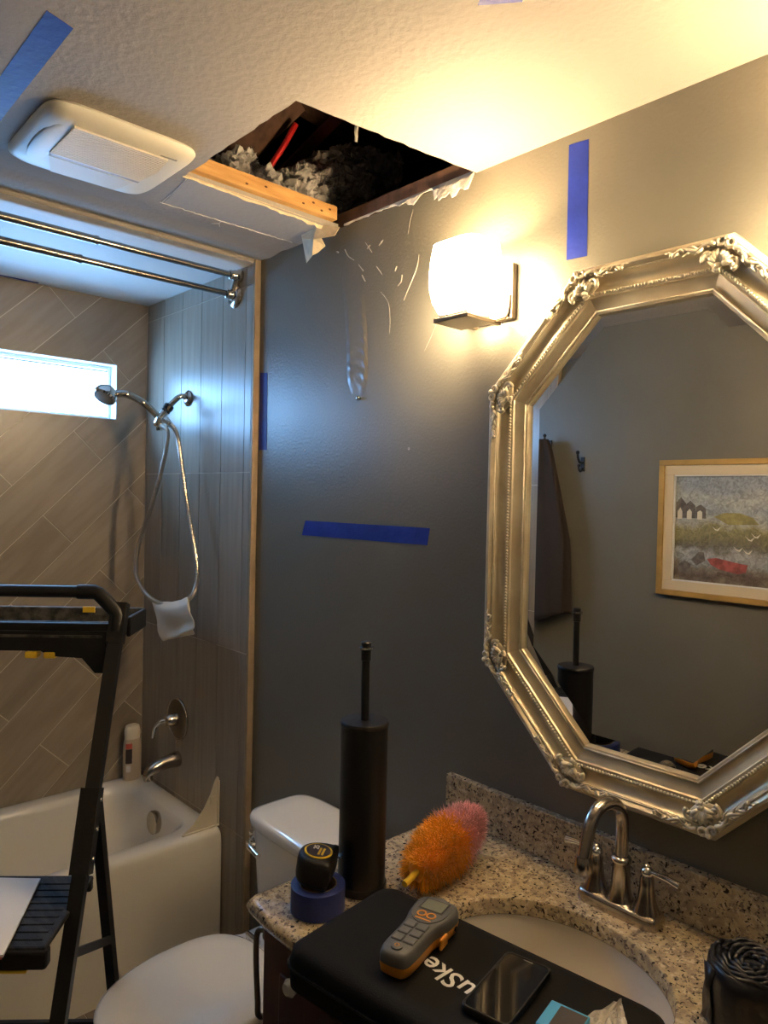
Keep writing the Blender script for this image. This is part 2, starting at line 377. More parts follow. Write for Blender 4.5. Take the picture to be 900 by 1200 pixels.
# window
wj = MB()
for a in ((WY0-.001, WY0+.003, WZ0-.001, WZ1+.001), (WY1-.003, WY1+.001, WZ0-.001, WZ1+.001), (WY0+.003, WY1-.003, WZ0-.001, WZ0+.003), (WY0+.003, WY1-.003, WZ1-.003, WZ1+.001)): wj.merge(box(XW+.0005, XW+.10, *a))
win = struct('window_1', wj, 'white', 'long narrow bright window high above the tub', 'window')
fr = MB(); fw_ = .016
for a in ((WY0+.0035, WY0+fw_, WZ0+.0035, WZ1-.0035), (WY1-fw_, WY1-.0035, WZ0+.0035, WZ1-.0035), (WY0+fw_, WY1-fw_, WZ0+.0035, WZ0+fw_), (WY0+fw_, WY1-fw_, WZ1-fw_, WZ1-.0035)): fr.merge(box(XW+.055, XW+.085, *a, .003))
part('window_frame', fr, 'white', win)
part('sash_rail', box(XW+.060, XW+.080, WY0+fw_, WY1-fw_, WZ1-fw_-.010, WZ1-fw_-.004), 'badge', win)
part('pane', box(XW+.068, XW+.071, WY0+fw_+.0005, WY1-fw_-.0005, WZ0+fw_+.0005, WZ1-fw_-.0105), 'pane', win)
# ceiling with the opened hole
def jag(p, q, n, amp):
    p, q = Vector(p), Vector(q); d = (q-p); nrm = Vector((-d.y, d.x)).normalized(); out = []
    for i in range(n+1):
        w = amp*(noise.noise(Vector((i*.9, p.x*7, p.y*5)))) if 0 < i < n else 0
        out.append(tuple(p+d*(i/n)+nrm*w))
    return out
cm = MB(); TK = .014
eA = jag((1.215, .503), (1.165, 0), 22, .006); eB = jag((1.695, .497), (1.215, .503), 18, .005)
pa = [(XB, 0), (XB, YO)]+[(1.215, YO)]+eA; cm.merge(prism(pa, 2, ZC, ZC+TK))
pb = [(1.215, YO), (1.70, YO), (1.70, .497)]+eB; cm.merge(prism(pb, 2, ZC, ZC+TK))
nx, ny = 26, 16
def cz(x, y):
    w = .0045*math.exp(-((x-1.99)/.022)**2)*(.6+.5*y)-.004*math.exp(-((x-2.06)/.03)**2)
    return ZC+w
rows = []
for i in range(nx+1):
    x = 1.70+(XE-1.70)*i/nx; rows.append([Vector((x, YO*j/ny, cz(x, YO*j/ny))) for j in range(ny+1)])
rows.append([Vector((XE+.004, YO*j/ny, ZC-.003)) for j in range(ny+1)])
rows.append([Vector((XE+.007, YO*j/ny, ZT)) for j in range(ny+1)])
lo = loft(rows, (False, False), closed=False); cm.merge(lo)
cm.merge(box(1.70, XE+.007, 0, YO, ZC+.006, ZC+TK))
cm.add([(1.70, 0, ZC), (1.70, YO, ZC), (1.6985, YO, ZC+TK+.0003), (1.6985, 0, ZC+TK+.0003)], [(0, 1, 2, 3)])
ce = struct('ceiling', cm, 'ceil', 'textured off white ceiling with a square opening cut by the wall', 'ceiling', 30)
part('tub_ceiling', box(XE+.0071, XW+.1, 0, YO, ZT, ZT+.03), 'ceil_s', ce, label='smooth white ceiling over the tub')
part('ceiling_patch', prism([(1.703, .03), (1.885, .004), (1.892, .46), (1.703, .485)], 2, ZC-.0015, ZC+.001), 'drywall', ce, label='smooth bare drywall strip beside the opening')
# cracked joint line: small raised crumbs
rng = random.Random(3); cr = MB()
A, B = Vector((1.895, .47, ZC-.002)), Vector((1.888, .03, ZC-.002))
pts = [A.lerp(B, i/40)+Vector((rng.uniform(-.003, .003), 0, 0)) for i in range(41)]
cr.merge(tube(pts, lambda t: .0012+.0014*abs(noise.noise(Vector((t*19, 2, 0)))), 5))
cr.merge(tube([(1.892, .465, ZC-.002), (1.80, .475, ZC-.002), (1.71, .487, ZC-.002)], .0013, 5))
cr.merge(tube([(1.893, .28, ZC-.002), (1.915, .275, ZC-.002), (1.93, .29, ZC-.002)], .0012, 5)); cr.merge(tube([(1.915, .275, ZC-.002), (1.935, .262, ZC-.002)], .001, 5))
part('crack_ridge', cr, 'paperw', ce)

# attic above the opening
at = MB()
X0, X1, Y0, Y1, Z0, Z1 = .5, 2.9, -.75, 1.3, ZC+TK, 3.35
at.merge(box(X0-.03, X0, Y0, Y1, Z0, Z1)); at.merge(box(X1, X1+.03, Y0, Y1, Z0, Z1)); at.merge(box(X0, X1, Y0-.03, Y0, Z0, Z1)); at.merge(box(X0, X1, Y1, Y1+.03, Z0, Z1))
at.merge(box(X0, X1, Y0, Y1, Z1, Z1+.03)); at.merge(box(X0, X1, Y0, -.10, ZC-.02, ZC+TK))
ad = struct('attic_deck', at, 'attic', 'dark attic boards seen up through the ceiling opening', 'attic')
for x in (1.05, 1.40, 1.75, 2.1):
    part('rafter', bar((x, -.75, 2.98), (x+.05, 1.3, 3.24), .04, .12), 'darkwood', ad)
solo('top_plate', box(.5, 2.9, -.095, -.004, ZC+.0005, ZC+.045), 'darkwood', 'dark timber plate along the wall top inside the ceiling opening', 'timber')
j = root('ceiling_stud', (1.735, .02, ZC+TK), 'orange pine stud crossing the near edge of the insulation', 'stud')
part('stud', box(1.676, 1.765, .022, 1.2, ZC+TK+.0005, ZC+TK+.040, .002), 'wood', j)
for y, zz in ((.08, .012), (.11, .026), (.05, .024), (.145, .014), (.27, .022), (.33, .012)): part('knot', blob((1.676, y, ZC+TK+zz), (.0015, .005, .003), 8, 5), 'woodend', j, True)
solo('truss_web', bar(on(0, 262, 195, 2.12), on(0, 345, 112, 1.93), .036, .10, (0, 1, 0)), 'darkwood', 'wide brown timber web leaning above the insulation', 'timber')
solo('truss_web', bar(on(0, 322, 212, 2.16), on(0, 400, 133, 2.05), .036, .036, (1, 0, 0)), 'redwood', 'thin reddish timber rising behind the red pipe in the attic', 'timber')
solo('red_pipe', tube(smooth_path([on(0, 306, 212, 2.0), on(0, 318, 193, 1.98), on(0, 333, 170, 1.95), on(0, 347, 145, 1.92)], 5), .0095, 10), 'redpipe', 'bright red pipe slanting up out of the grey insulation', 'pipe', smooth=True)
# insulation: fluffy clumps (nobody could count them)
ins = MB(); rng = random.Random(11)
def clump(c, r):
    b = bmesh.new(); bmesh.ops.create_icosphere(b, subdivisions=3, radius=r); off = Vector((rng.random()*50, rng.random()*50, 0))
    for v in b.verts: v.co = v.co*(1+.65*noise.noise(v.co*(1.9/r)+off)+.45*noise.noise(v.co*(4.5/r)+off)+.30*noise.noise(v.co*(10/r)+off)); v.co += noise.noise_vector(v.co*(7/r)+off)*r*.22
    b.verts.index_update(); ins.add([v.co+Vector(c) for v in b.verts], [[v.index for v in f.verts] for f in b.faces]); b.free()
prof_ = [(on(0, px, py, 1.93).y, on(0, px, py, 1.93).z) for px, py in ((225, 200), (250, 190), (270, 174), (292, 173), (310, 190), (326, 204), (342, 194), (370, 184), (400, 168), (432, 165), (462, 178), (495, 188), (530, 196))]
prof_.sort()
def heap(y):
    if y <= prof_[0][0]: return prof_[0][1]
    for (ya, za), (yb, zb) in zip(prof_, prof_[1:]):
        if ya <= y <= yb: return za+(zb-za)*(y-ya)/(yb-ya)
    return prof_[-1][1]
for i in range(520):
    x = rng.uniform(1.80, 2.30); y = rng.uniform(-.45, .62); q_ = min(1, max(0, (x-1.79)/.14))**.7; top_ = ZC+TK+.06+(heap(y)-ZC-TK-.06)*q_
    r_ = rng.uniform(.018, .042); z = max(ZC+TK+.004+r_*1.55, top_-r_-abs(rng.gauss(0, .03)))
    if -.16 < y < .05 and z < ZC+.12: continue
    clump((x, y, z), r_)
for i in range(16000):
    p = ins.v[rng.randrange(len(ins.v))]; d = Vector((rng.gauss(0, 1), rng.gauss(0, 1), rng.gauss(.4, 1))).normalized()*rng.uniform(.006, .018); s_ = d.orthogonal().normalized()*.0008
    if (p+d).z > ZC+TK+.003: ins.add([p-s_, p+s_, p+d], [(0, 1, 2)])
solo('insulation', ins, 'insul', 'fluffy grey blown insulation heaped inside the ceiling opening', 'insulation', kind='stuff')

# torn drywall paper round the opening
def ribbon(p, q, n, depth, amp, seed, out, mat_, name, label):
    """a torn strip hanging from the line p-q; out = direction it leans; ragged lower edge, curled, with thickness"""
    rg = random.Random(seed); p, q, out = Vector(p), Vector(q), Vector(out); a, b, c = [], [], []
    for i in range(n+1):
        t = i/n; base = p.lerp(q, t); dd = depth(t)*(.75+.5*rg.random())
        a.append(base); b.append(base+out*(dd*.5)+Vector((0, 0, -dd*.35))+Vector((0, amp*noise.noise(Vector((t*9, seed, 0))), 0)))
        c.append(base+out*(dd*.8)+Vector((0, 0, -dd))+Vector((0, amp*2*noise.noise(Vector((t*13, seed, 1))), 0)))
    th = Vector((.0008, .0008, .0012)); m = MB(); k = n+1
    vs = a+b+c+[x+th for x in a+b+c]; fs = []
    for r_ in range(2):
        for i in range(n):
            f0 = (r_*k+i, r_*k+i+1, (r_+1)*k+i+1, (r_+1)*k+i); fs += [f0, tuple(x+3*k for x in f0)]
    for i in range(n): fs.append((2*k+i, 2*k+i+1, 5*k+i+1, 5*k+i))
    m.add(vs, fs); return solo(name, m, mat_, label, 'torn paper')
def pk(t, c, w, h): return h*max(0, 1-abs(t-c)/w)
ribbon((1.664, .005, ZC+.004), (1.165, .005, ZC+.004), 46, lambda t: .006+pk(t, .58, .06, .028)+(.034 if .72 < t < .99 else 0)+pk(t, .5, .1, .008), .004, 1, (0, .25, 0), 'paperw', 'torn_paper', 'curled white torn paper hanging along the opening over the grey wall')
ribbon((1.695, .50, ZC+.002), (1.70, .02, ZC+.002), 40, lambda t: .006+.010*t, .002, 2, (.9, 0, .35), 'paper', 'torn_paper', 'cream torn paper edge along the underside of the orange stud')
# dangling flap at the corner
fl_ = MB(); fp = [(352, 270), (372, 262), (398, 266), (392, 276), (376, 278), (381, 288), (372, 296), (366, 299), (359, 308), (356, 292), (354, 280)]
P3 = [on(1, x, y, .045+.012*sin(i*2.1)) for i, (x, y) in enumerate(fp)]
cen = sum(P3, Vector())/len(P3)+Vector((-.01, .018, 0)); th = Vector((.001, -.002, 0)); n = len(P3)
fl_.add([cen]+P3+[cen+th]+[p+th for p in P3], [(0, 1+i, 1+(i+1) % n) for i in range(n)]+[(n+1, n+2+(i+1) % n, n+2+i) for i in range(n)]+[(1+i, 1+(i+1) % n, n+2+(i+1) % n, n+2+i) for i in range(n)])
solo('paper_flap', fl_, 'paper', 'pointed cream paper flap dangling at the opening corner above grey wall', 'torn paper')
q = on(2, 418, 150, ZC); solo('paper_shred', tube([q+Vector((0, 0, .004)), q+Vector((.002, 0, -.008)), q+Vector((-.002, .002, -.02)), q+Vector((0, .001, -.03))], lambda t: .0045*(1-.4*t), 6, flat=.3), 'paperw', 'tiny white shred hanging from the far rim of the opening', 'torn paper')
# wall damage: blistered paint track, scars, screw (children of the wall)
def wp(px, py, y=0.0): return on(1, px, py, y)
bl = MB(); nU, nV = 14, 60; rows = []
for v in range(nV+1):
    t = v/nV; cx = 410+6*sin(t*2.2)+4*t; cy = 300+162*t; hw = 12.5*(1-.45*max(0, (t-.82)/.18)**2)*(min(1, t*6)**.5)
    row = []
    for u in range(nU+1):
        s_ = u/nU*2-1; p = wp(cx+hw*s_, cy, 0); edge = max(0, 1-abs(s_)**3)*min(1, t*2)*min(1, (1-t)*9)
        ridge = .5+.5*sin(t*70-abs(s_)*5+2*noise.noise(Vector((t*8, s_, 0))))
        rim = math.exp(-((abs(s_)-.72)/.2)**2)
        p.y = .0003+edge*(.0012+.0030*rim*(.4+.6*ridge)+.0016*ridge*(t**1.5)); row.append(p)
    rows.append(row)
part('paint_blister', loft(rows, (False, False), closed=False).merge(MB()), 'blister', wr, True, label='wrinkled blistered paint track running down to the screw')
def scar(pts, w):
    P = [wp(x, y, .0006) for x, y in smooth2(pts)]
    return tube(P, lambda t: w*(.35+.65*sin(pi*min(1, max(0, t))))*(.6+.6*abs(noise.noise(Vector((t*12, w*900, 0))))), 5, flat=.5)
def smooth2(pts): return [(p.x, p.y) for p in smooth_path([(a, b, 0) for a, b in pts], 5)]
for pts, w in (([(446, 342), (455, 355), (457, 375), (456, 392)], .0022), ([(491, 298), (488, 315), (480, 335), (473, 352)], .003), ([(471, 322), (470, 330), (466, 335)], .003), ([(428, 284), (432, 290), (436, 296)], .002),
               ([(449, 281), (444, 288)], .003), ([(434, 287), (430, 292)], .003), ([(404, 292), (408, 300), (415, 305)], .0025), ([(424, 322), (428, 330)], .003), ([(465, 312), (463, 318)], .003), ([(394, 295), (397, 296)], .004),
               ([(515, 370), (505, 395), (497, 412)], .0009), ([(441, 312), (448, 322)], .0018), ([(420, 310), (426, 318)], .002), ([(484, 245), (480, 262), (478, 275)], .0012)):
    part('paint_chip', scar(pts, w), 'chip', wr, True)
sc = solo('wall_screw', lathe([(.0035, 0), (.0035, .006), (.006, .007), (.007, .010), (.004, .013)], wp(422, 467), 12, (0, 1, 0)), 'steel', 'small steel screw left in grey wall below the blistered paint', 'screw', smooth=True)
for x, y in ((357, 528), (479, 526)): part('wall_plug', lathe([(.004, 0), (.003, .0012), (.001, .0006)], wp(x, y), 10, (0, 1, 0)), 'badge', wr)

# ------------------------------------------------------------------ tape strips
def strip(corners, nrm, label, group=None, nu=14):
    a, b, c, d = [Vector(p) for p in corners]; nrm = Vector(nrm); rows = []
    for i in range(nu+1):
        t = i/nu; lo_, hi_ = a.lerp(b, t), d.lerp(c, t)
        rows.append([lo_.lerp(hi_, k/4)+nrm*(.0006+.0012*abs(noise.noise(Vector((t*6+len(label), k*.7, 1))))) for k in range(5)])
    m = loft(rows, (False, False), closed=False); n = len(m.v)
    back = [p-nrm*.0005 for p in m.v]
    m2 = MB().add(m.v, m.f); m2.add(back, m.f)
    k = 5; ring = [i*k for i in range(nu+1)]+[nu*k+j for j in range(1, k)]+[i*k+4 for i in range(nu-1, -1, -1)]+[j for j in range(3, 0, -1)]
    m2.f += [(ring[i], ring[(i+1) % len(ring)], n+ring[(i+1) % len(ring)], n+ring[i]) for i in range(len(ring))]
    return solo('tape_strip', m2, 'tape', label, 'tape', 'strips of blue masking tape', smooth=40)
strip([wp(667, 170), wp(664, 305), wp(688, 300), wp(690, 163)], (0, 1, 0), 'upright blue tape strip on the wall just above the mirror')
strip([wp(358, 610), wp(504, 619), wp(501, 639), wp(354, 627)], (0, 1, 0), 'level blue tape strip on grey wall above the toilet tank')
strip([(2.105, 0, 2.058), (2.105, 0, 1.794), (2.058, 0, 1.794), (2.062, 0, 2.052)], (0, 1, 0), 'upright blue tape strip on grey wall against the shower tile edge')
strip([on(2, 55, 12, ZC), on(2, 0, 88, ZC)+Vector((.25, 0, 0)), on(2, 0, 88, ZC)+Vector((.25, -.05, 0)), on(2, 86, 33, ZC)], (0, 0, -1), 'blue tape strip stuck to ceiling beside the exhaust fan')
strip([on(2, 560, 6, ZC), on(2, 560, 6, ZC)+Vector((-.17, .14, 0)), on(2, 612, 2, ZC)+Vector((-.17, .14, 0)), on(2, 612, 2, ZC)], (0, 0, -1), 'blue tape strip on ceiling out beyond the opening towards the room')
strip([(2.925, .465, ZT), (2.925, .80, ZT), (2.94, .80, ZT), (2.94, .462, ZT)], (0, 0, -1), 'narrow dark blue tape on tub ceiling along top of window wall')

# ------------------------------------------------------------------ exhaust fan
fx0, fx1, fy0, fy1 = 1.537, 1.880, .530, .872; fcx, fcy = (fx0+fx1)/2, (fy0+fy1)/2
fan = root('exhaust_fan', (fcx, fcy, ZC), 'cream square exhaust fan cover with fine grille on ceiling', 'exhaust fan')
hw, hh = (fx1-fx0)/2, (fy1-fy0)/2
rings = [super_ring(fcx, fcy, z, hw*s_, hh*s_, 7, 64) for z, s_ in ((ZC-.0005, .985), (ZC-.006, 1.0), (ZC-.011, .985), (ZC-.019, .92), (ZC-.0245, .83), (ZC-.0265, .70))]
part('cover', loft(rings, (False, True)), 'fan', fan, 50)
# raised grille field split by a bar: slats run along Y
gr = MB(); zf = ZC-.0267
ga, gb = fcx-.118, fcx+.034
for i in range(19):
    x = ga+i*(gb-ga)/18; cut = .012+.02*abs(i/18-.5)
    gr.merge(box(x-.0024, x+.0024, fcy-.128+cut, fcy+.105, zf-.0042, zf+.001))
part('grille', gr, 'fan_g', fan, label='fine ribbed grille')
part('divider_bar', box(gb+.006, gb+.018, fcy-.11, fcy+.10, zf-.002, zf+.001, .0008), 'badge', fan)
part('lens_panel', prism([(gb+.022, fcy-.10), (gb+.10, fcy-.085), (gb+.105, fcy+.07), (gb+.022, fcy+.10)], 2, zf-.0018, zf+.001), 'fan_g', fan, label='pale flush light panel')
part('side_fairing', blob((fcx, fcy+.118, zf+.004), (.128, .032, .006), 28, 8), 'fan', fan, True)
part('badge', box(fcx-.128, fcx-.122, fcy-.125, fcy-.085, zf+.0005, zf+.0045), 'badge', fan)

# ------------------------------------------------------------------ double shower rod
rod = root('shower_rod', (2.22, YT, 2.30), 'double brushed nickel shower curtain rod spanning the tub', 'shower rod')
for (x, z), yj in (((2.208, 2.398), .52), ((2.232, 2.338), .56)):
    part('rod', tube([(x, .048, z), (x, yj, z)], .0105, 14), 'rodm', rod, 40)
    part('rod', tube([(x, yj, z), (x, YO-.05, z)], .0125, 14), 'rodm', rod, 40)
    part('joint_collar', lathe([(.0128, -.004), (.0140, -.003), (.0140, .006), (.0128, .007)], (x, yj, z), 14, (0, 1, 0)), 'rodm', rod, 40)
    for y0_, sgn in ((YT, 1), (YO-.02, -1)):
        part('rod_socket', lathe([(.0135, .018), (.019, .019), (.019, .026), (.016, .030), (.016, .042), (.013, .045)], (x, y0_, z), 18, (0, sgn, 0)), 'nickel', rod, 40)
for y0_, sgn in ((YT, 1), (YO-.02, -1)):
    b1 = MB(); b1.merge(lathe([(.040, .0003), (.042, .004), (.036, .012), (.020, .018)], (2.236, y0_, 2.335), 28, (0, sgn, 0)))
    b1.merge(tube([(2.205, y0_+sgn*.014, 2.40), (2.236, y0_+sgn*.014, 2.335)], .014, 12)); b1.merge(lathe([(.022, .0003), (.022, .012), (.016, .019)], (2.206, y0_, 2.40), 20, (0, sgn, 0)))
    part('wall_bracket', b1, 'nickel', rod, 40)

# ------------------------------------------------------------------ bathtub
TX0, TX1, TY0, TY1, TZ = 2.252, XW-.002, YT+.002, YO-.022, .445
tub = root('bathtub', ((TX0+TX1)/2, .76, 0), 'glossy white alcove bathtub with plain apron front', 'bathtub')
tcx, tcy = (TX0+TX1)/2, (TY0+TY1)/2; hx, hy = (TX1-TX0)/2, (TY1-TY0)/2
N = 72
R_ = [super_ring(tcx, tcy, 0.0, hx, hy, 60, N), super_ring(tcx, tcy, TZ-.05, hx, hy, 60, N), super_ring(tcx, tcy, TZ-.02, hx-.002, hy-.001, 50, N), super_ring(tcx, tcy, TZ-.006, hx-.008, hy-.004, 40, N), super_ring(tcx, tcy, TZ, hx-.018, hy-.010, 30, N)]
ix = tcx+.006
R_ += [super_ring(ix, tcy, TZ, hx-.068, hy-.075, 9, N), super_ring(ix, tcy, TZ-.006, hx-.078, hy-.084, 9, N), super_ring(ix, tcy, TZ-.03, hx-.088, hy-.094, 8, N), super_ring(ix, tcy, TZ-.2, hx-.105, hy-.115, 7, N), super_ring(ix, tcy, TZ-.30, hx-.125, hy-.14, 6, N), super_ring(ix, tcy, TZ-.345, hx-.17, hy-.20, 5, N)]
part('tub_body', loft(R_, (True, True)), 'acryl', tub, 50)
oc = on(1, 183, 963, .124)
part('overflow_cover', lathe([(.036, -.012), (.043, .002), (.043, .016), (.039, .020), (.004, .020)], oc, 28, (0, 1, .08)), 'nickel', tub, 40, label='round brushed nickel overflow cover')
sg = MB(); P0 = [(.026, TZ+.0005), (.170, TZ+.0005), (.125, TZ+.030), (.085, TZ+.075), (.060, TZ+.120), (.043, TZ+.165), (.034, TZ+.180), (.027, TZ+.172)]
sgd = root('splash_guard', (TX0+.035, .08, TZ), 'cream triangular plastic splash guard standing on the tub rim corner', 'splash guard')
part('fin', prism(P0, 0, TX0+.034, TX0+.038), 'plast_cream', sgd)
part('foot_strip', box(TX0+.026, TX0+.033, .026, .17, TZ+.0006, TZ+.007, .002), 'plast_cream', sgd)
part('edge_lip', box(TX0+.028, TX0+.034, .026, .033, TZ+.008, TZ+.165, .002), 'plast_cream', sgd)
part('moulded_tab', box(TX0+.030, TX0+.0338, .035, .062, TZ+.085, TZ+.112, .0015), 'plast_cream', sgd)

# ------------------------------------------------------------------ shower fittings
sh = root('hand_shower', (2.57, YT, 2.01), 'brushed nickel hand shower on its wall arm with looping metal hose', 'shower')
FL = on(1, 221, 467, YT)
part('wall_flange', lathe([(.031, .0005), (.031, .004), (.024, .010), (.012, .014)], FL, 28, (0, 1, 0)), 'nickel', sh, 40)
CN = on(1, 187, 492, .125); armp = smooth_path([FL+Vector((0, .004, 0)), FL+Vector((0, .035, .004)), FL.lerp(CN, .55)+Vector((0, .012, .016)), on(1, 194, 482, .105)], 6)
part('shower_arm', tube(armp, .0105, 12), 'nickel', sh, 40)
ax = (CN-on(1, 194, 482, .105)).normalized()
part('swivel_nut', lathe([(.015, -.030), (.019, -.026), (.019, -.010), (.016, -.008), (.018, 0), (.014, .006)], on(1, 194, 482, .105), 10, ax), 'black', sh, 40)
part('connector', tube([on(1, 194, 482, .105)-ax*.004, CN+Vector((0, 0, .002)), CN+Vector((0, 0, -.022))], .0155, 14), 'chrome', sh, 50)
part('holder', lathe([(.012, -.012), (.016, -.008), (.017, .022), (.013, .028)], CN, 16, (.25, .25, -1)), 'chrome', sh, 40)
HD = Vector((2.63, .345, 2.005)); 
HD = on(0, 124, 462, 2.66)
wand = smooth_path([CN+Vector((0, 0, -.018)), CN+Vector((0, 0, .004)), on(1, 168, 472, .175), on(1, 148, 462, .245), HD+Vector((0, -.03, .004))], 6)
part('wand', tube(wand, lambda t: .0115+.003*t, 12), 'nickel', sh, 40)
hn = Vector((-.25, .55, -.8)).normalized()
head = part('shower_head', lathe([(.010, -.034), (.026, -.030), (.040, -.014), (.044, 0), (.043, .010), (.036, .016)], HD+hn*.004, 28, hn, (True, False)), 'chrome', sh, 40)
part('spray_face', lathe([(.036, .012), (.030, .017), (.010, .018)], HD+hn*.004, 28, hn), 'badge', head, 40, label='dark spray face')
hp = [on(1, 197, 495, .115), on(1, 207, 508, .10), on(1, 213, 545, .09), on(1, 219, 590, .085), on(1, 226, 630, .085), on(1, 231, 665, .085), on(1, 229, 690, .09), on(1, 220, 703, .10), on(1, 205, 709, .115), on(1, 188, 707, .13), on(1, 172, 697, .145), on(1, 160, 675, .155), on(1, 161, 645, .155), on(1, 172, 610, .15), on(1, 187, 560, .14), on(1, 195, 525, .135), on(1, 196, 505, .13), CN+Vector((0, 0, -.02))]
path = smooth_path(hp, 60); k_ = len(path)
def hose_r(t): return .0076+(.0011 if int(t*(k_-1)+.5) % 4 < 2 else 0)
part('hose', tube(path, hose_r, 10), 'hosem', sh)
part('hose_nut', lathe([(.011, -.02), (.013, -.018), (.013, .012), (.009, .018)], hp[0], 12, (hp[1]-hp[0])), 'chrome', sh, 40)
part('hose_nut', lathe([(.011, -.016), (.012, -.012), (.012, .012), (.009, .016)], CN+Vector((0, 0, -.026)), 12, (0, 0, -1)), 'chrome', sh, 40)
# washcloth folded over the hose
wc = MB(); top = hp[8]
def cloth_sheet(pxs, y_off, nU=12, nV=12, seed=0):
    (a, b, c, d) = pxs; rows = []
    for v in range(nV+1):
        row = []
        for u in range(nU+1):
            s_, t = u/nU, v/nV
            x = (a[0]*(1-s_)+b[0]*s_)*(1-t)+(d[0]*(1-s_)+c[0]*s_)*t; y = (a[1]*(1-s_)+b[1]*s_)*(1-t)+(d[1]*(1-s_)+c[1]*s_)*t
            y += 5*sin(s_*pi)*(1-t)
            p = on(1, x, y, .118+y_off*min(1, t*6)+.012*(1-s_)*(1-t)); p.y += .020*noise.noise(Vector((s_*3.5, t*2+seed, seed)))*(.3+t); row.append(p)
        rows.append(row)
    return rows
f_ = cloth_sheet(((177, 703), (221, 701), (228, 737), (191, 752)), .016, seed=1); b_ = cloth_sheet(((177, 703), (221, 701), (226, 744), (196, 750)), -.016, seed=4)
rows = b_[::-1]+[[p+Vector((0, 0, .006)) for p in f_[0]]]+f_
sheet = loft(rows, (False, False), closed=False)
wcl = solo('washcloth', sheet, 'cloth', 'white washcloth folded over the bottom of the shower hose', 'cloth', smooth=True)
md = wcl.modifiers.new('thickness', 'SOLIDIFY'); md.thickness = .006; md.offset = 0
md2 = wcl.modifiers.new('soft', 'SUBSURF'); md2.levels = 1; md2.render_levels = 1
# valve and spout
va = root('shower_valve', on(1, 209, 842, YT), 'round brushed nickel shower valve with curved lever on tile', 'valve'); vc = on(1, 209, 842, YT)
part('escutcheon', lathe([(.083, .0005), (.084, .004), (.070, .009), (.030, .012)], vc, 40, (0, 1, 0)), 'bronze', va, 40)
part('rim', tube([vc+Vector((.080*cos(2*pi*i/40), .005, .080*sin(2*pi*i/40))) for i in range(41)], .0045, 8), 'nickel', va, 50)
part('hub', lathe([(.026, .010), (.024, .040), (.018, .052), (.006, .056)], vc, 24, (0, 1, 0)), 'nickel', va, 40)
part('lever', tube(smooth_path([vc+Vector((0, .046, 0)), vc+Vector((.012, .066, -.004)), vc+Vector((.036, .078, -.030)), vc+Vector((.048, .082, -.072))], 6), lambda t: .0085-.003*t+.002*sin(pi*t), 10), 'chrome', va, 40)
sp = root('tub_spout', on(1, 211, 888, YT), 'brushed nickel tub spout under the shower valve', 'spout'); s0 = on(1, 209, 889, YT)
ring_ = []
for y, z, rx, rz in ((.0005, 0, .030, .030), (.012, 0, .031, .030), (.03, .0, .027, .027), (.07, -.004, .025, .024), (.105, -.012, .024, .022), (.128, -.024, .022, .022), (.138, -.040, .019, .018)):
    ring_.append([s0+Vector((rx*cos(2*pi*i/20), y, z+rz*sin(2*pi*i/20))) for i in range(20)])
part('spout_body', loft(ring_), 'nickel', sp, 50)
part('nozzle', lathe([(.017, 0), (.018, -.018), (.016, -.022)], s0+Vector((0, .124, -.034)), 18), 'nickel', sp, 40)
# bottle on the tub ledge
bc = Vector((2.888, .088, TZ)); bt = root('shampoo_bottle', bc, 'cream shampoo bottle with dark label on the tub ledge corner', 'bottle')
def ovl(z, a, b): return super_ring(bc.x, bc.y, TZ+z, b, a, 2.6, 28)
part('bottle_body', loft([ovl(.0005, .030, .020), ovl(.006, .036, .024), ovl(.06, .037, .025), ovl(.14, .036, .025), ovl(.165, .033, .023), ovl(.172, .030, .021)]), 'bottle', bt, 50)
part('cap', loft([ovl(.1722, .031, .022), ovl(.205, .032, .022), ovl(.225, .027, .018), ovl(.23, .018, .012)]), 'plast_cream', bt, 50)
def lab(z0, z1, a0, a1, mt, nm):
    m = MB(); rows = []
    for z in (z0, z1):
        rows.append([bc+Vector((.0262*math.copysign(abs(cos(t))**(2/2.6), cos(t)), .0382*abs(sin(t))**(2/2.6), z)) for t in [a0+(a1-a0)*i/8 for i in range(9)]])
    m = loft(rows, (False, False), closed=False); part(nm, m, mt, bt, True)
lab(.075, .135, 2.1, 2.95, 'label', 'label_panel'); lab(.136, .158, 2.1, 2.95, 'labelr', 'label_band'); lab(.040, .068, 2.2, 2.8, 'copy', 'label_disc'); lab(.085, .095, 2.951, 2.99, 'copy', 'label_text')

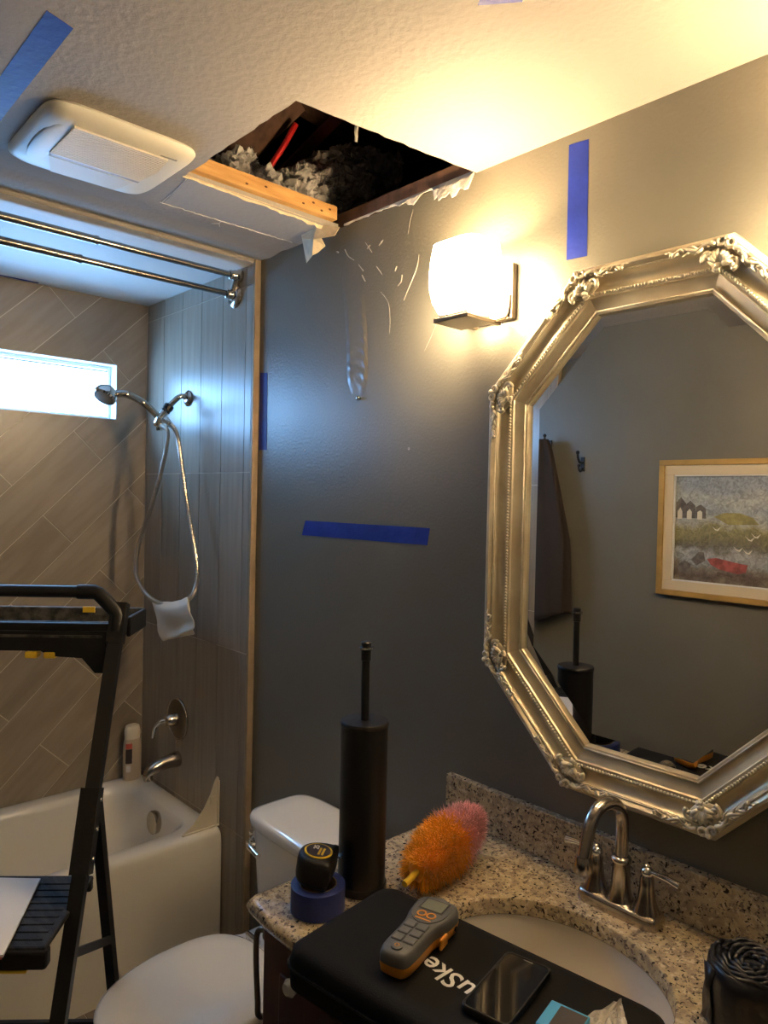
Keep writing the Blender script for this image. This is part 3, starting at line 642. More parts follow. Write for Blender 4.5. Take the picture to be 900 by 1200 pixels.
# ------------------------------------------------------------------ step ladder
AL = radians(40); d2 = Vector((cos(AL), -sin(AL), 0)); e2 = Vector((sin(AL), cos(AL), 0)); LB = Vector((1.68, .661, 0)); LW = .47
def Ld(a, b, z): return LB+d2*a+e2*b+Vector((0, 0, z))
def lmat(): return Matrix(((d2.x, e2.x, 0, LB.x), (d2.y, e2.y, 0, LB.y), (0, 0, 1, 0), (0, 0, 0, 1)))
lad = root('step_ladder', (LB+e2*(LW/2)), 'black folding step ladder with tool tray between toilet and tub', 'ladder')
def ra(z): return -.395*(1.315-z)
def rb(z): return .022*(1.315-z)/1.3
for sd in (0, 1):
    B_ = (lambda b: b) if sd == 0 else (lambda b: LW-b)
    part('front_rail', bar(Ld(ra(1.33), B_(rb(1.33)), 1.33), Ld(ra(.0), B_(rb(0)), .012), .030, .022, tuple(d2)), 'black', lad)
    part('rail_foot', bar(Ld(ra(.03), B_(rb(0)), .03), Ld(ra(0), B_(rb(0)), 0.0005), .036, .030, tuple(d2)), 'blackp', lad)
    part('rear_leg', bar(Ld(-.085+.271*.16, B_(.034), .96), Ld(.215, B_(.034), .012), .022, .028, tuple(d2)), 'black', lad)
    part('rail_foot', bar(Ld(.211, B_(.034), .03), Ld(.217, B_(.034), .0005), .028, .034, tuple(d2)), 'blackp', lad)
    part('hinge_bracket', bar(Ld(ra(.99)-.004, B_(rb(.9)), .99), Ld(ra(.83)-.004, B_(rb(.9)), .83), .040, .034, tuple(d2)), 'blackp', lad)
    for zz in (.965, .91, .855): part('rivet', lathe([(.005, 0), (.004, .002), (.001, .003)], Ld(ra(zz)+.002, B_(rb(.9))-(.020 if sd == 0 else -.020), zz), 10, -e2 if sd == 0 else e2), 'steel', lad)
    part('side_brace', bar(Ld(ra(.68)+.016, B_(.020), .68), Ld(-.085+.271*.59-.012, B_(.024), .53), .008, .018), 'blackp', lad)
    part('corner_sleeve', bar(Ld(ra(1.37), B_(-.001), 1.375), Ld(ra(1.29), B_(.001), 1.285), .036, .030, tuple(d2)), 'blackp', lad)
hb = [Ld(-.004, .0, 1.31), Ld(.006, .0, 1.346), Ld(.009, .004, 1.354), Ld(.019, .050, 1.397), Ld(.02, .060, 1.401), Ld(.02, .10, 1.401)]
part('handle_grip', tube(hb, .0175, 12, flat=.85), 'blackp', lad, 50); part('handle_grip', tube([Ld(-.004, LW, 1.31), Ld(.006, LW, 1.346), Ld(.009, LW-.004, 1.354), Ld(.019, LW-.050, 1.397), Ld(.02, LW-.060, 1.401), Ld(.02, LW-.10, 1.401)], .0175, 12), 'blackp', lad, 50)
part('handle_bar', tube([Ld(.02, .095, 1.401), Ld(.02, LW-.095, 1.401)], .0145, 14), 'black', lad, 50)
# tray: floor, rims, end wall, shaped front skirt
def lpart(nm, mb, mt, **k): return part(nm, mb.tf(lmat()), mt, lad, **k)
tz = 1.300
lpart('tray_floor', box(.004, .165, .010, LW-.010, tz, tz+.006), 'dusty')
lpart('tray_rim', box(-.006, .008, .014, LW-.014, tz-.010, tz+.030, .003), 'blackp')
lpart('tray_rim', box(.155, .168, -.018, LW+.018, tz-.005, tz+.042, .003), 'dusty')
for b0, b1 in ((-.022, -.012), (LW+.012, LW+.022)): lpart('tray_rim', box(.030, .168, b0, b1, tz-.008, tz+.040, .003), 'blackp')
for b0, b1 in ((-.012, .012), (LW-.012, LW+.012)): lpart('tray_end', box(.045, .155, b0, b1, tz-.006, tz+.020, .003), 'blackp')
lpart('tray_divider', box(.07, .076, .02, LW-.02, tz+.006, tz+.020), 'dusty')
skp = [(.020, tz+.012), (LW-.02, tz+.012), (LW-.02, tz-.085), (LW-.045, tz-.085), (LW-.075, tz-.050), (LW-.15, tz-.046), (LW-.17, tz-.034), (.17, tz-.034), (.15, tz-.046), (.075, tz-.050), (.045, tz-.085), (.020, tz-.085)]
lpart('tray_skirt', prism(skp, 0, -.018, -.007), 'blackp')
lpart('skirt_rib', box(-.021, -.0175, .03, LW-.03, tz-.002, tz+.004), 'dusty')
for bb in (.150, .193): lpart('yellow_latch', box(-.020, .010, bb-.014, bb+.014, tz-.052, tz-.036, .004), 'yellow')
lpart('yellow_latch', box(.150, .156, .105, .135, tz+.030, tz+.0445), 'yellow')
def step(z, deep, ww_, yellow):
    a = ra(z); rows = MB(); st = part('step', box(a-deep*.52, a+deep*.48, .016, LW-.016, z-.012, z, .005).tf(lmat()), 'rubber', lad)
    part('step_lip', box(a-deep*.52-.006, a-deep*.52+.022, .012, LW-.012, z-.042, z-.004, .007).tf(lmat()), 'blackp', st)
    part('step_lip', box(a+deep*.48-.014, a+deep*.48+.004, .018, LW-.018, z-.034, z-.002, .005).tf(lmat()), 'blackp', st)
    for k in range(9):
        aa = a-deep*.42+k*deep*.095; part('tread_rib', box(aa-.004, aa+.004, .03, LW-.03, z-.001, z+.0022, .0012, 1).tf(lmat()), 'rubber', st)
    if yellow: part('yellow_strip', box(a-deep*.52-.004, a-deep*.52+.004, .05, LW-.05, z-.047, z-.0425).tf(lmat()), 'yellow', st)
step(.772, .265, LW, True); step(.50, .16, LW, False); step(.25, .16, LW, False)
part('cross_bar', bar(Ld(.15, .04, .25), Ld(.15, LW-.04, .25), .012, .025), 'black', lad)
# papers on the step
zp = .7746; pp_ = [on(2, 0, 1033, zp), on(2, 47, 1034, zp), on(2, 2, 1127, zp)]
e_ = (pp_[0]-pp_[1]).normalized(); w_ = (pp_[2]-pp_[1])
quad = [pp_[1], pp_[1]+e_*.216, pp_[2]+e_*.216, pp_[2]]
quad = [pp_[1], pp_[1]+e_*.2, pp_[1]+e_*.2+w_*.98, pp_[1]+w_*.98]
def sheet_mb(q, z0, z1): return prism([(p.x, p.y) for p in q], 2, z0, z1)
solo('folder', sheet_mb([p+e_*.002 for p in quad], zp, zp+.002), 'redpaper', 'thin red folder under the white papers on ladder step', 'folder')
solo('paper_stack', sheet_mb([p-w_*.012 for p in quad], zp+.0022, zp+.007), 'copy', 'stack of white papers lying on the ladder step', 'paper')

# ------------------------------------------------------------------ toilet
tx = 1.575; toi = root('toilet', (tx, .36, 0), 'white two piece toilet with closed lid beside vanity', 'toilet')
def tk(z, a, b, cy=.135, p=5): return super_ring(tx, cy, z, a, b, p, 48)
part('tank', loft([tk(.40, .165, .085), tk(.42, .175, .092), tk(.60, .188, .100), tk(.693, .194, .104)]), 'porc', toi, 50)
part('tank_lid', loft([tk(.6935, .196, .108), tk(.700, .204, .114), tk(.720, .206, .116), tk(.730, .200, .111), tk(.734, .185, .098), tk(.7355, .14, .07)]), 'porc', toi, 60)
fh = Vector((tx+.150, .236, .655))
part('flush_lever', tube([fh+Vector((.012, -.004, 0)), fh+Vector((.012, .014, 0)), fh+Vector((-.01, .024, -.004)), fh+Vector((-.06, .026, -.010))], lambda t: .008, 10), 'chrome', toi, 50)
part('flush_escutcheon', lathe([(.016, -.002), (.016, .003), (.010, .008)], fh+Vector((.012, -.002, 0)), 16, (0, 1, 0)), 'chrome', toi, 40)
fs_ = Vector((tx+.204, .205, .655)); part('tank_trim', lathe([(.013, -.012), (.013, .006), (.008, .012)], fs_, 14, (1, 0, 0)), 'chrome', toi, 40)
def egg(z, a, yb, yf, n=48, off=0):
    o = []
    for i in range(n):
        t = 2*pi*i/n; c, s_ = cos(t), sin(t); yc = yb+(yf-yb)*.42
        y = yc+(yf-yc)*s_ if s_ > 0 else yc+(yc-yb)*math.copysign(abs(s_)**.65, s_)
        x = a*math.copysign(abs(c)**(.9 if s_ > 0 else .72), c)
        o.append(Vector((tx+x, y, z)))
    return o
part('bowl', loft([egg(0, .115, .12, .50), egg(.03, .110, .13, .49), egg(.15, .112, .15, .50), egg(.25, .140, .17, .58), egg(.34, .178, .20, .69), egg(.385, .186, .205, .715), egg(.40, .184, .206, .712)]), 'porc', toi, 60)
part('back_deck', box(tx-.17, tx+.17, .045, .30, .34, .3995, .015), 'porc', toi, 60)
part('seat', loft([egg(.4005, .184, .285, .722), egg(.402, .188, .283, .728), egg(.413, .188, .283, .728), egg(.416, .184, .287, .722)]), 'plast_cream', toi, 60)
part('lid', loft([egg(.4165, .183, .290, .725), egg(.418, .188, .286, .732), egg(.428, .188, .286, .733), egg(.434, .178, .296, .722), egg(.438, .14, .33, .67), egg(.4395, .05, .42, .56)]), 'porc', toi, 70)
for s_ in (-1, 1): part('hinge', tube([(tx+s_*.115, .272, .4005), (tx+s_*.115, .276, .424), (tx+s_*.06, .276, .424)], .0075, 10), 'chrome', toi, 50)

# ------------------------------------------------------------------ vanity
VX1 = 1.185; VX0 = XB+.9; VX0 = .20
van = root('vanity_cabinet', ((VX0+VX1)/2, .3, 0), 'dark cherry vanity cabinet under the granite top', 'cabinet')
part('side_board', box(VX1-.018, VX1, .002, .560, .09, CT-.0312), 'cherry', van); part('side_board', box(VX0, VX0+.018, .002, .560, .09, CT-.0312), 'cherry', van)
part('front_frame', box(VX0+.018, VX1-.018, .540, .560, .09, CT-.0312), 'cherry', van); part('bottom_board', box(VX0+.018, VX1-.018, .002, .540, .09, .108), 'cherry', van)
part('toe_kick', box(VX0+.01, VX1-.01, .002, .50, 0, .09), 'cherry', van)
for i in range(2):
    x0 = VX0+.02+i*.475; x1 = x0+.465
    dr = part('door', box(x0, x1, .5605, .580, .11, CT-.045, .003), 'cherry', van)
    part('door_panel', box(x0+.06, x1-.06, .5795, .586, .17, CT-.105, .004), 'cherry', dr)
    kx = x1-.045 if i else x0+.045
    kp = on(1, 341, 1157, .605) if i else Vector((x1-.03, .605, .78))
    part('knob', lathe([(.006, -.025), (.006, -.010), (.014, -.004), (.016, .004), (.010, .012)], kp, 16, (0, 1, 0)), 'porc', dr, 40, label='small white knob')
part('side_panel', box(VX1, VX1+.004, .06, .50, .16, CT-.11, .0015), 'cherry', van)
# counter with oval sink cut
CX0, CX1, CY1 = .17, 1.205, .607; sx, sy, sa, sb = .695, .323, .215, .181
ct = MB(); n = 96; outer = []
def rect_pt(t):
    c, s_ = cos(t), sin(t); dx = (CX1-sx)/c if c > 1e-9 else ((CX0-sx)/c if c < -1e-9 else 1e9); dy = (CY1-sy)/s_ if s_ > 1e-9 else ((.001-sy)/s_ if s_ < -1e-9 else 1e9)
    k = min(dx, dy); return Vector((sx+c*k, sy+s_*k, 0))
ang = [2*pi*i/n for i in range(n)]
for X, Y in ((CX1, CY1), (CX0, CY1), (CX0, .001), (CX1, .001)):
    a = math.atan2(Y-sy, X-sx) % (2*pi); k = min(range(n), key=lambda i: abs(ang[i]-a)); ang[k] = a
def rc(p, ins, z):
    q = Vector(p); q.x = min(max(q.x, CX0+ins), CX1-ins); q.y = min(max(q.y, .001), CY1-ins); r = .03
    fx, fy = CX1-ins-r, CY1-ins-r
    if q.x > fx and q.y > fy:
        dv = Vector((q.x-fx, q.y-fy)); 
        if dv.length > 1e-6: dv = dv.normalized()*min(r, dv.length); q.x, q.y = fx+dv.x, fy+dv.y
    q.z = z; return q
O = [rect_pt(a) for a in ang]
def ov(k, z): return [Vector((sx+sa*k*cos(a), sy+sb*k*sin(a), z)) for a in ang]
rings = [ov(1, CT-.030), ov(1, CT-.003), ov(1.012, CT)]+[[rc(p, .014, CT) for p in O], [rc(p, .004, CT-.004) for p in O], [rc(p, 0, CT-.014) for p in O], [rc(p, .004, CT-.026) for p in O], [rc(p, .012, CT-.0305) for p in O]]
ct = loft(rings+[rings[0]], (False, False))
cto = solo('countertop', ct, 'granite', 'speckled beige granite vanity top with an oval sink cutout', 'countertop', smooth=50)
solo('backsplash', box(CX0, 1.197, .0008, .021, CT+.0008, CT+.104, .002), 'granite', 'speckled granite backsplash along the wall behind the faucet', 'backsplash')
bs = MB(); lv = [(1.0, -.031), (1.02, -.033), (.99, -.06), (.90, -.11), (.72, -.145), (.4, -.16), (.08, -.163)]
solo('sink_basin', loft([ov(k, CT+z) for k, z in lv], (False, True)), 'porc2', 'white oval undermount sink basin below the granite', 'sink', smooth=60)
# toilet paper holder loop on the cabinet side
tpp = [(VX1+.002, .545, .765), (VX1+.02, .55, .768), (VX1+.034, .556, .755), (VX1+.036, .556, .70), (VX1+.034, .552, .62), (VX1+.036, .545, .58), (VX1+.04, .50, .57), (VX1+.04, .38, .57)]
tph = root('paper_holder', tpp[0], 'thin dark metal toilet paper holder arm on the cabinet side', 'holder')
part('arm', tube(smooth_path(tpp, 6), .006, 10), 'bronze', tph, 50); part('mount', lathe([(.016, 0), (.016, .006), (.010, .010)], (VX1+.002, .545, .765), 16, (1, 0, 0)), 'bronze', tph, 40)

# faucet
fc = Vector((.692, .074, CT)); fa = root('faucet', fc, 'brushed nickel two handle faucet with high arc spout', 'faucet')
part('base_plate', loft([super_ring(fc.x, fc.y, CT+z, .083*k, .029*k2, 5, 40) for z, k, k2 in ((.0005, 1, 1), (.016, 1, 1), (.022, .97, .92), (.024, .9, .8))]), 'nickel', fa, 50)
def bell(x): return lathe([(.025, .022), (.024, .026), (.017, .045), (.0135, .070), (.013, .085), (.010, .092)], (x, fc.y, CT), 20)
for x, sgn in ((fc.x+.053, 1), (fc.x-.053, -1)):
    hd = part('handle', bell(x), 'nickel', fa, 50)
    part('finial', lathe([(.011, .092), (.013, .097), (.010, .104), (.005, .107), (.006, .111), (.001, .114)], (x, fc.y, CT), 16), 'chrome', hd, 50)
    lev = tube([(x, fc.y, CT+.099), (x+sgn*.02, fc.y+.002, CT+.100), (x+sgn*.045, fc.y+.004, CT+.100), (x+sgn*.066, fc.y+.006, CT+.098)], lambda t: .004+.0035*t*t+.0006, 12)
    part('lever', lev, 'chrome', hd, 50)
part('spout_base', lathe([(.025, .022), (.023, .028), (.018, .05), (.0165, .095), (.0195, .098), (.0195, .104), (.016, .108)], fc, 24), 'nickel', fa, 50)
sx0 = fc.x; arc = [(sx0, fc.y, CT+.10), (sx0, fc.y, CT+.165)]+[(sx0+.006*(1-cos(t)), fc.y+.052-.052*cos(t), CT+.170+.052*sin(t)) for t in [pi*i/14 for i in range(1, 14)]]+[(sx0+.012, fc.y+.110, CT+.150), (sx0+.013, fc.y+.114, CT+.135)]
part('spout', tube(arc, .0125, 16), 'nickel', fa, 50)
part('aerator', lathe([(.0135, 0), (.015, -.004), (.019, -.026), (.017, -.030), (.012, -.031)], (sx0+.013, fc.y+.115, CT+.140), 18, None), 'nickel', fa, 50)
part('lift_rod', tube([(fc.x, fc.y-.024, CT+.02), (fc.x, fc.y-.024, CT+.075)], .003, 8).merge(blob((fc.x, fc.y-.024, CT+.078), .006)), 'chrome', fa, 50)

# ------------------------------------------------------------------ things on the counter
bb = Vector((1.081, .400, CT)); br = root('toilet_brush', bb, 'tall black cylinder toilet brush holder with upright handle on the counter', 'toilet brush')
part('base_ring', lathe([(.0495, .0005), (.0505, .003), (.0505, .014), (.049, .016)], bb, 40), 'blackp', br, 40)
part('canister', lathe([(.0475, .016), (.0475, .330), (.0465, .331)], bb, 48), 'black', br, 40)
part('lid', lathe([(.0485, .3312), (.049, .333), (.049, .338), (.047, .341), (.010, .342)], bb, 48), 'black', br, 40)
hd = part('handle', lathe([(.0085, .3425), (.0085, .462), (.0105, .463), (.0105, .484)], bb, 20), 'black', br, 40)
part('collar', lathe([(.0105, .4842), (.0145, .485), (.0145, .489), (.0105, .490)], bb, 20), 'steel', hd, 40)
part('knob', lathe([(.0105, .4902), (.0105, .498), (.008, .500)], bb, 20), 'black', hd, 40)
# blue tape roll + tape measure
rc_ = Vector((1.078, .513, CT)); ro = root('tape_roll', rc_, 'roll of blue masking tape lying flat on counter corner', 'tape roll')
part('tape', lathe([(.036, .0008), (.0505, .0008), (.052, .002), (.052, .049), (.0505, .050), (.036, .050)], rc_, 48, cap=(False, False)), 'tapeside', ro, 40)
part('core', lathe([(.036, .0008), (.0358, .050), (.034, .050), (.034, .0008), (.036, .0008)], rc_, 40, cap=(False, False)), 'card', ro, 40)
# tape measure: rounded D body, tilted
tm0 = rc_+Vector((.006, .000, .0505)); tmr = root('tape_measure', tm0, 'black tape measure with yellow ringed label on the blue tape roll', 'tape measure')
th_ = radians(-52)
TM = Matrix.Translation(tm0+Vector((0, 0, .0045))) @ Matrix.Scale(1.14, 4) @ Matrix.Rotation(th_, 4, 'Z') @ Matrix.Rotation(radians(7), 4, 'X')
pr = [(-.036, -.026), (.036, -.026), (.040, -.018), (.038, .004), (.026, .028), (.006, .036), (-.018, .033), (-.034, .018), (-.039, -.004), (-.039, -.020)]
def offp(p, k): return [(x*k, y*k) for x, y in p]
ringz = [[Vector((x, y, z)) for x, y in smooth2(offp(pr, k)+[offp(pr, k)[0]])[:-1]] for z, k in ((0, .86), (.006, .97), (.014, 1), (.034, 1), (.043, .95), (.047, .80))]
part('casing', loft(ringz).tf(TM), 'blackp', tmr, 60)
dsk = part('label_ring', lathe([(.024, .0470), (.024, .0482), (.020, .0486)], (0, .003, 0), 32).tf(TM), 'yellow', tmr, 40)
part('label_disc', lathe([(.0205, .0484), (.0205, .0492)], (0, .003, 0), 32).tf(TM), 'label', dsk)
def text(s, size, mt, parent, matrix, name='lettering', extrude=.0003, bold=0.0):
    cu = bpy.data.curves.new(name, 'FONT'); cu.body = s; cu.size = size; cu.align_x = 'CENTER'; cu.align_y = 'CENTER'; cu.extrude = extrude; cu.offset = bold; cu.resolution_u = 3
    tmp = bpy.data.objects.new(name, cu); COL.objects.link(tmp); dg = bpy.context.evaluated_depsgraph_get(); me = bpy.data.meshes.new_from_object(tmp.evaluated_get(dg))
    bpy.data.objects.remove(tmp); mb = MB().add([v.co.copy() for v in me.vertices], [tuple(p.vertices) for p in me.polygons]); mb.tf(matrix)
    return part(name, mb, mt, parent)
text('25', .013, 'ink', dsk, TM @ Matrix.Translation((.008, .008, .0495)), bold=.0002)
for yy in (.000, -.006): part('label_bar', box(-.014, .008, yy-.0018, yy+.0018, .0492, .0497).tf(TM), 'yellow', dsk)
part('hook', bar((.038, -.022, .024), (.050, -.023, .024), .016, .002).tf(TM), 'steel', tmr)
part('belt_clip', box(-.022, .022, -.012, .014, -.0018, 0.0002).tf(TM), 'steel', tmr)

# duster
dc = Vector((1.012, .205, CT+.060)); h_end = Vector((.955, .375, CT+.020)); axd = Vector((.20, -.62, .17)).normalized()
t0 = on(2, 489, 1022, CT+.045); t1 = on(2, 560, 955, CT+.075)
axd = (t1-t0).normalized(); Ld_ = .232; dst = t0-axd*.0
du = root('feather_duster', (t0.x+axd.x*.1, t0.y+axd.y*.1, CT), 'fluffy orange and pink duster lying on the counter by brush holder', 'duster')
part('handle', tube([t0+axd*.06, t0-axd*.01, t0-axd*.045], .0065, 12), 'yellow', du, 50)
def drad(t): return .054*(sin(pi*min(1, t*.86+.10))**.6)*(1 if t < .92 else 1-(t-.92)*4)
core = tube([t0+axd*(Ld_*i/14) for i in range(15)], lambda t: max(.004, drad(t)*.82), 20)
part('core', core, 'fuzz_o', du, True)
rng = random.Random(5); fo, fp2 = MB(), MB(); side = axd.orthogonal().normalized(); oth = axd.cross(side)
for i in range(15000):
    t = rng.random()**.95; a = rng.random()*2*pi; nrm = side*cos(a)+oth*sin(a); rr = drad(t)
    p = t0+axd*(Ld_*t)+nrm*rr*rng.uniform(.6, .9); tip = (max(0, t-.75)*3.2)
    dv = (nrm+axd*(-.35+tip*1.2)+Vector((rng.gauss(0, .45), rng.gauss(0, .45), rng.gauss(0, .45)))).normalized(); ln = rng.uniform(.010, .022)
    q = p+dv*ln; q2 = q+(dv+Vector((rng.gauss(0, .5), rng.gauss(0, .5), rng.gauss(-.2, .5)))).normalized()*ln*.5
    if q.z < CT+.002 or q2.z < CT+.002 or q.y < .026 or q2.y < .026 or p.y < .026: continue
    w = dv.orthogonal().normalized()*.0009
    (fp2 if t+rng.gauss(0, .035) > .56 else fo).add([p-w, p+w, q+w*.7, q-w*.7, q2], [(0, 1, 2, 3), (3, 2, 4)])
part('fluff', fo, 'fuzz_o', du, kind='stuff', label='fluffy orange fibres'); part('fluff_tip', fp2, 'fuzz_p', du, kind='stuff', label='fluffy pink fibres')

# black case with print
ZK = CT+.072; c_bl, c_fl, c_br = on(2, 453, 1030, ZK), on(2, 340, 1100, ZK), on(2, 806, 1194, ZK)
ex = (c_br-c_bl); cl_len = ex.length; ex.normalize(); ey = Vector((-ex.y, ex.x, 0)); ey = ey if ey.y > 0 else -ey
cw = .262; CL = .53
cs = root('carry_case', c_bl+ex*CL/2+ey*cw/2-Vector((0, 0, .072)), 'black soft zip case lettered in white lying across the sink', 'case')
CM = Matrix(((ex.x, ey.x, 0, c_bl.x), (ex.y, ey.y, 0, c_bl.y), (0, 0, 1, CT), (0, 0, 0, 1)))
def rr(z, ins, r=.03, n=6):
    o = []
    for (cx_, cy_, a0) in ((CL-ins-r, ins+r, -90), (CL-ins-r, cw-ins-r, 0), (ins+r, cw-ins-r, 90), (ins+r, ins+r, 180)):
        for i in range(n+1):
            a = radians(a0+90*i/n); o.append(Vector((cx_+r*cos(a), cy_+r*sin(a), z)))
    return o
part('shell', loft([rr(.0008, .006), rr(.006, .001), rr(.044, 0), rr(.062, .003), rr(.070, .012), rr(.0715, .024)]).tf(CM), 'case', cs, 60)
zs_ = rr(.040, -.0015)+[rr(.040, -.0015)[0]]
part('zipper', tube(zs_, .0028, 6).tf(CM), 'blackp', cs, 60)
# lettering reads from the wall side: baseline runs from right-near towards left
p_u, p_t = on(2, 556, 1165, ZK), on(2, 489, 1118, ZK); tx_ = (p_t-p_u); tl = tx_.length; tx_.normalize(); ty_ = Vector((0, 0, 1)).cross(tx_)
tcen = p_u+tx_*.086; TMx = Matrix(((tx_.x, ty_.x, 0, tcen.x), (tx_.y, ty_.y, 0, tcen.y), (0, 0, 1, ZK-.0003), (0, 0, 0, 1)))
text('uSketch', .051, 'ink', cs, TMx, 'print', .0002, .0005)

# moisture meter
m_t, m_b = on(2, 516, 1062, ZK+.03), on(2, 461, 1121, ZK+.03); mx_ = (m_t-m_b); ml = mx_.length; mx_.normalize(); mx_.z = 0; my_ = Vector((0, 0, 1)).cross(mx_); mcn = (m_t+m_b)/2
MM = Matrix(((mx_.x, my_.x, 0, mcn.x), (mx_.y, my_.y, 0, mcn.y), (0, 0, 1, ZK+.0008), (0, 0, 0, 1)))
mtr = root('moisture_meter', Vector((mcn.x, mcn.y, ZK)), 'grey and orange handheld meter with small screen on black case', 'meter')
half = [(-.088, 0), (-.086, .017), (-.078, .024), (-.06, .0265), (-.02, .027), (.005, .0285), (.03, .035), (.06, .038), (.078, .035), (.087, .024), (.089, 0)]
outl = half[:-1]+[half[-1]]+[(x, -y) for x, y in half[-2:0:-1]]
def mring(z, k): return [Vector((x*(1-(1-k)*.35), y*k, z)) for x, y in smooth2(outl+[outl[0]])[:-1]]
part('orange_base', loft([mring(.0, .80), mring(.004, .95), mring(.016, 1.0), mring(.019, 1.0)]).tf(MM), 'orange', mtr, 50)
part('grey_top', loft([mring(.0192, 1.0), mring(.030, .985), mring(.036, .92), mring(.0385, .80)]).tf(MM), 'meter', mtr, 50)
part('screen_frame', box(.040, .075, -.022, .022, .0392, .0399, .0003, 1).tf(MM), 'black', mtr)
part('bezel', loft([[Vector((.045+x*.040, y*.030, z)) for x, y in [(cos(2*pi*i/28)*1.0, sin(2*pi*i/28)) for i in range(28)]] for z in (.0382, .0398)]).tf(MM), 'meter', mtr)
part('screen', box(.043, .072, -.019, .019, .0396, .0406).tf(MM), 'lcd', mtr, label='greenish grey display')
for yy in (-.0085, .0085): part('logo_ring', lathe([(.0085, .0398), (.0085, .0408), (.0055, .0408), (.0055, .0398)], (.028, yy, 0), 20, cap=(False, False)).tf(MM), 'orange', mtr)
part('logo_bar', box(.013, .016, -.014, .014, .0396, .0402).tf(MM), 'orange', mtr)
for i, x in enumerate((-.006, -.026, -.046)):
    for yy in (-.0105, .0105): part('key', box(x-.0088, x+.0088, yy-.0092, yy+.0092, .037, .0412, .002).tf(MM), 'meter_k', mtr)
part('power_key', lathe([(.009, .037), (.009, .0412), (.007, .042)], (-.069, 0, 0), 20).tf(MM), 'meter_k', mtr)
part('power_mark', lathe([(.0042, .0420), (.0042, .0424), (.0028, .0424), (.0028, .042)], (-.069, 0, 0), 14, cap=(False, False)).tf(MM), 'orange', mtr)
part('side_clip', box(.005, .03, -.0395, -.034, .004, .022, .003).tf(MM), 'orange', mtr); part('jack', lathe([(.004, 0), (.004, .002)], (.06, -.0375, .013), 12, (0, -1, 0)).tf(MM), 'black', mtr)

# phone
a_, b__, c_ = on(2, 595, 1121, ZK), on(2, 651, 1145, ZK), on(2, 548, 1196, ZK); pe = (b__-a_); pw = .074; pe.normalize(); pf = Vector((-pe.y, pe.x, 0)); pf = pf if (c_-a_).dot(pf) > 0 else -pf
PM = Matrix(((pe.x, pf.x, 0, a_.x), (pe.y, pf.y, 0, a_.y), (0, 0, 1, ZK+.0008), (0, 0, 0, 1))); ph = root('phone', a_+pe*.037+pf*.075, 'black smartphone in a black case lying on the carry case', 'phone')
def prr(z, ins, r=.009, wd=.075, ln=.152):
    o = []
    for (cx_, cy_, a0) in ((wd-ins-r, ins+r, -90), (wd-ins-r, ln-ins-r, 0), (ins+r, ln-ins-r, 90), (ins+r, ins+r, 180)):
        for i in range(5):
            aa = radians(a0+90*i/4); o.append(Vector((cx_+r*cos(aa), cy_+r*sin(aa), z)))
    return o
part('phone_case', loft([prr(0, .002), prr(.002, 0), prr(.009, 0), prr(.0105, .0012), prr(.0105, .003), prr(.0092, .0034)], (True, False)).tf(PM), 'blackp', ph, 40)
part('screen', loft([prr(.0090, .0036), prr(.0094, .0036)]).tf(PM), 'glassblk', ph)
part('speaker_slot', box(.030, .045, .006, .0072, .0094, .0097).tf(PM), 'badge', ph)
# blue box and clear bag at the near edge
q1 = on(2, 652, 1222, ZK); bo = root('blue_card_box', q1, 'small bright blue box with dark top beside phone on the case', 'box')
BM = Matrix.Translation(q1+Vector((0, 0, .0008))) @ Matrix.Rotation(math.atan2(pe.y, pe.x), 4, 'Z')
part('box_body', box(-.028, .028, -.006, .05, 0, .018, .002).tf(BM), 'bluep', bo); part('box_label', box(-.012, .026, .002, .045, .018, .0186).tf(BM), 'label', bo)
bg_ = MB(); q2 = on(2, 735, 1190, ZK); rows = []
qa, qb, qc = on(2, 728, 1170, ZK+.012), on(2, 685, 1200, ZK), on(2, 800, 1203, ZK)
nb = 14
for i in range(nb+1):
    row = []
    for k in range(nb+1):
        t, s_ = i/nb, k/nb; p = qa+(qb-qa)*t*(1-s_*.2)+(qc-qa)*s_*t*1.0+(qb-qa)*t*.6
        z = ZK+.004+.012*abs(noise.noise(Vector((t*3, s_*4, 0))))+.008*abs(noise.noise(Vector((t*9, s_*7, 2)))); row.append(Vector((p.x, p.y, z)))
    rows.append(row)
pb_ = loft(rows, (False, False), closed=False)
cb = solo('plastic_bag', pb_, 'clear', 'crumpled clear plastic bag lying on the end of black case', 'bag', smooth=False)
md = cb.modifiers.new('film', 'SOLIDIFY'); md.thickness = .0008; md.offset = 1
# bin bag roll
gc = Vector((.402, .205, CT)); gb_ = root('bin_bag_roll', gc, 'roll of black bin bags standing on the counter by backsplash', 'bag roll')
def wob(z, r, s): return [gc+Vector(((r+.003*noise.noise(Vector((cos(2*pi*i/40)*2, sin(2*pi*i/40)*2, z*30+s))))*cos(2*pi*i/40), (r+.003*noise.noise(Vector((cos(2*pi*i/40)*2+5, sin(2*pi*i/40)*2, z*30+s))))*sin(2*pi*i/40), z)) for i in range(40)]
part('roll', loft([wob(.0008, .060, 1), wob(.01, .064, 1), wob(.04, .065, 2), wob(.075, .064, 3), wob(.094, .062, 4), wob(.099, .056, 5), wob(.096, .048, 6)], (True, True)), 'bag', gb_, True)
for k, r in enumerate((.056, .048, .040, .032, .024, .016)):
    part('rolled_layer', tube([gc+Vector((r*cos(2*pi*i/36)*(1+.03*sin(i*2.1+k)), r*sin(2*pi*i/36), .098+.0025*sin(i*1.3+k*2))) for i in range(37)], .0035, 6), 'bag', gb_, True)
lt = [gc+Vector((.0665*cos(a), .0665*sin(a), 0)) for a in (.35, .55, .75, .95)]
fl2 = loft([[p+Vector((0, 0, z))+Vector((.004*sin(z*90+i), .003*sin(z*70+2*i), 0)) for i, p in enumerate(lt)] for z in (.004, .03, .06, .09)], (False, False), closed=False)
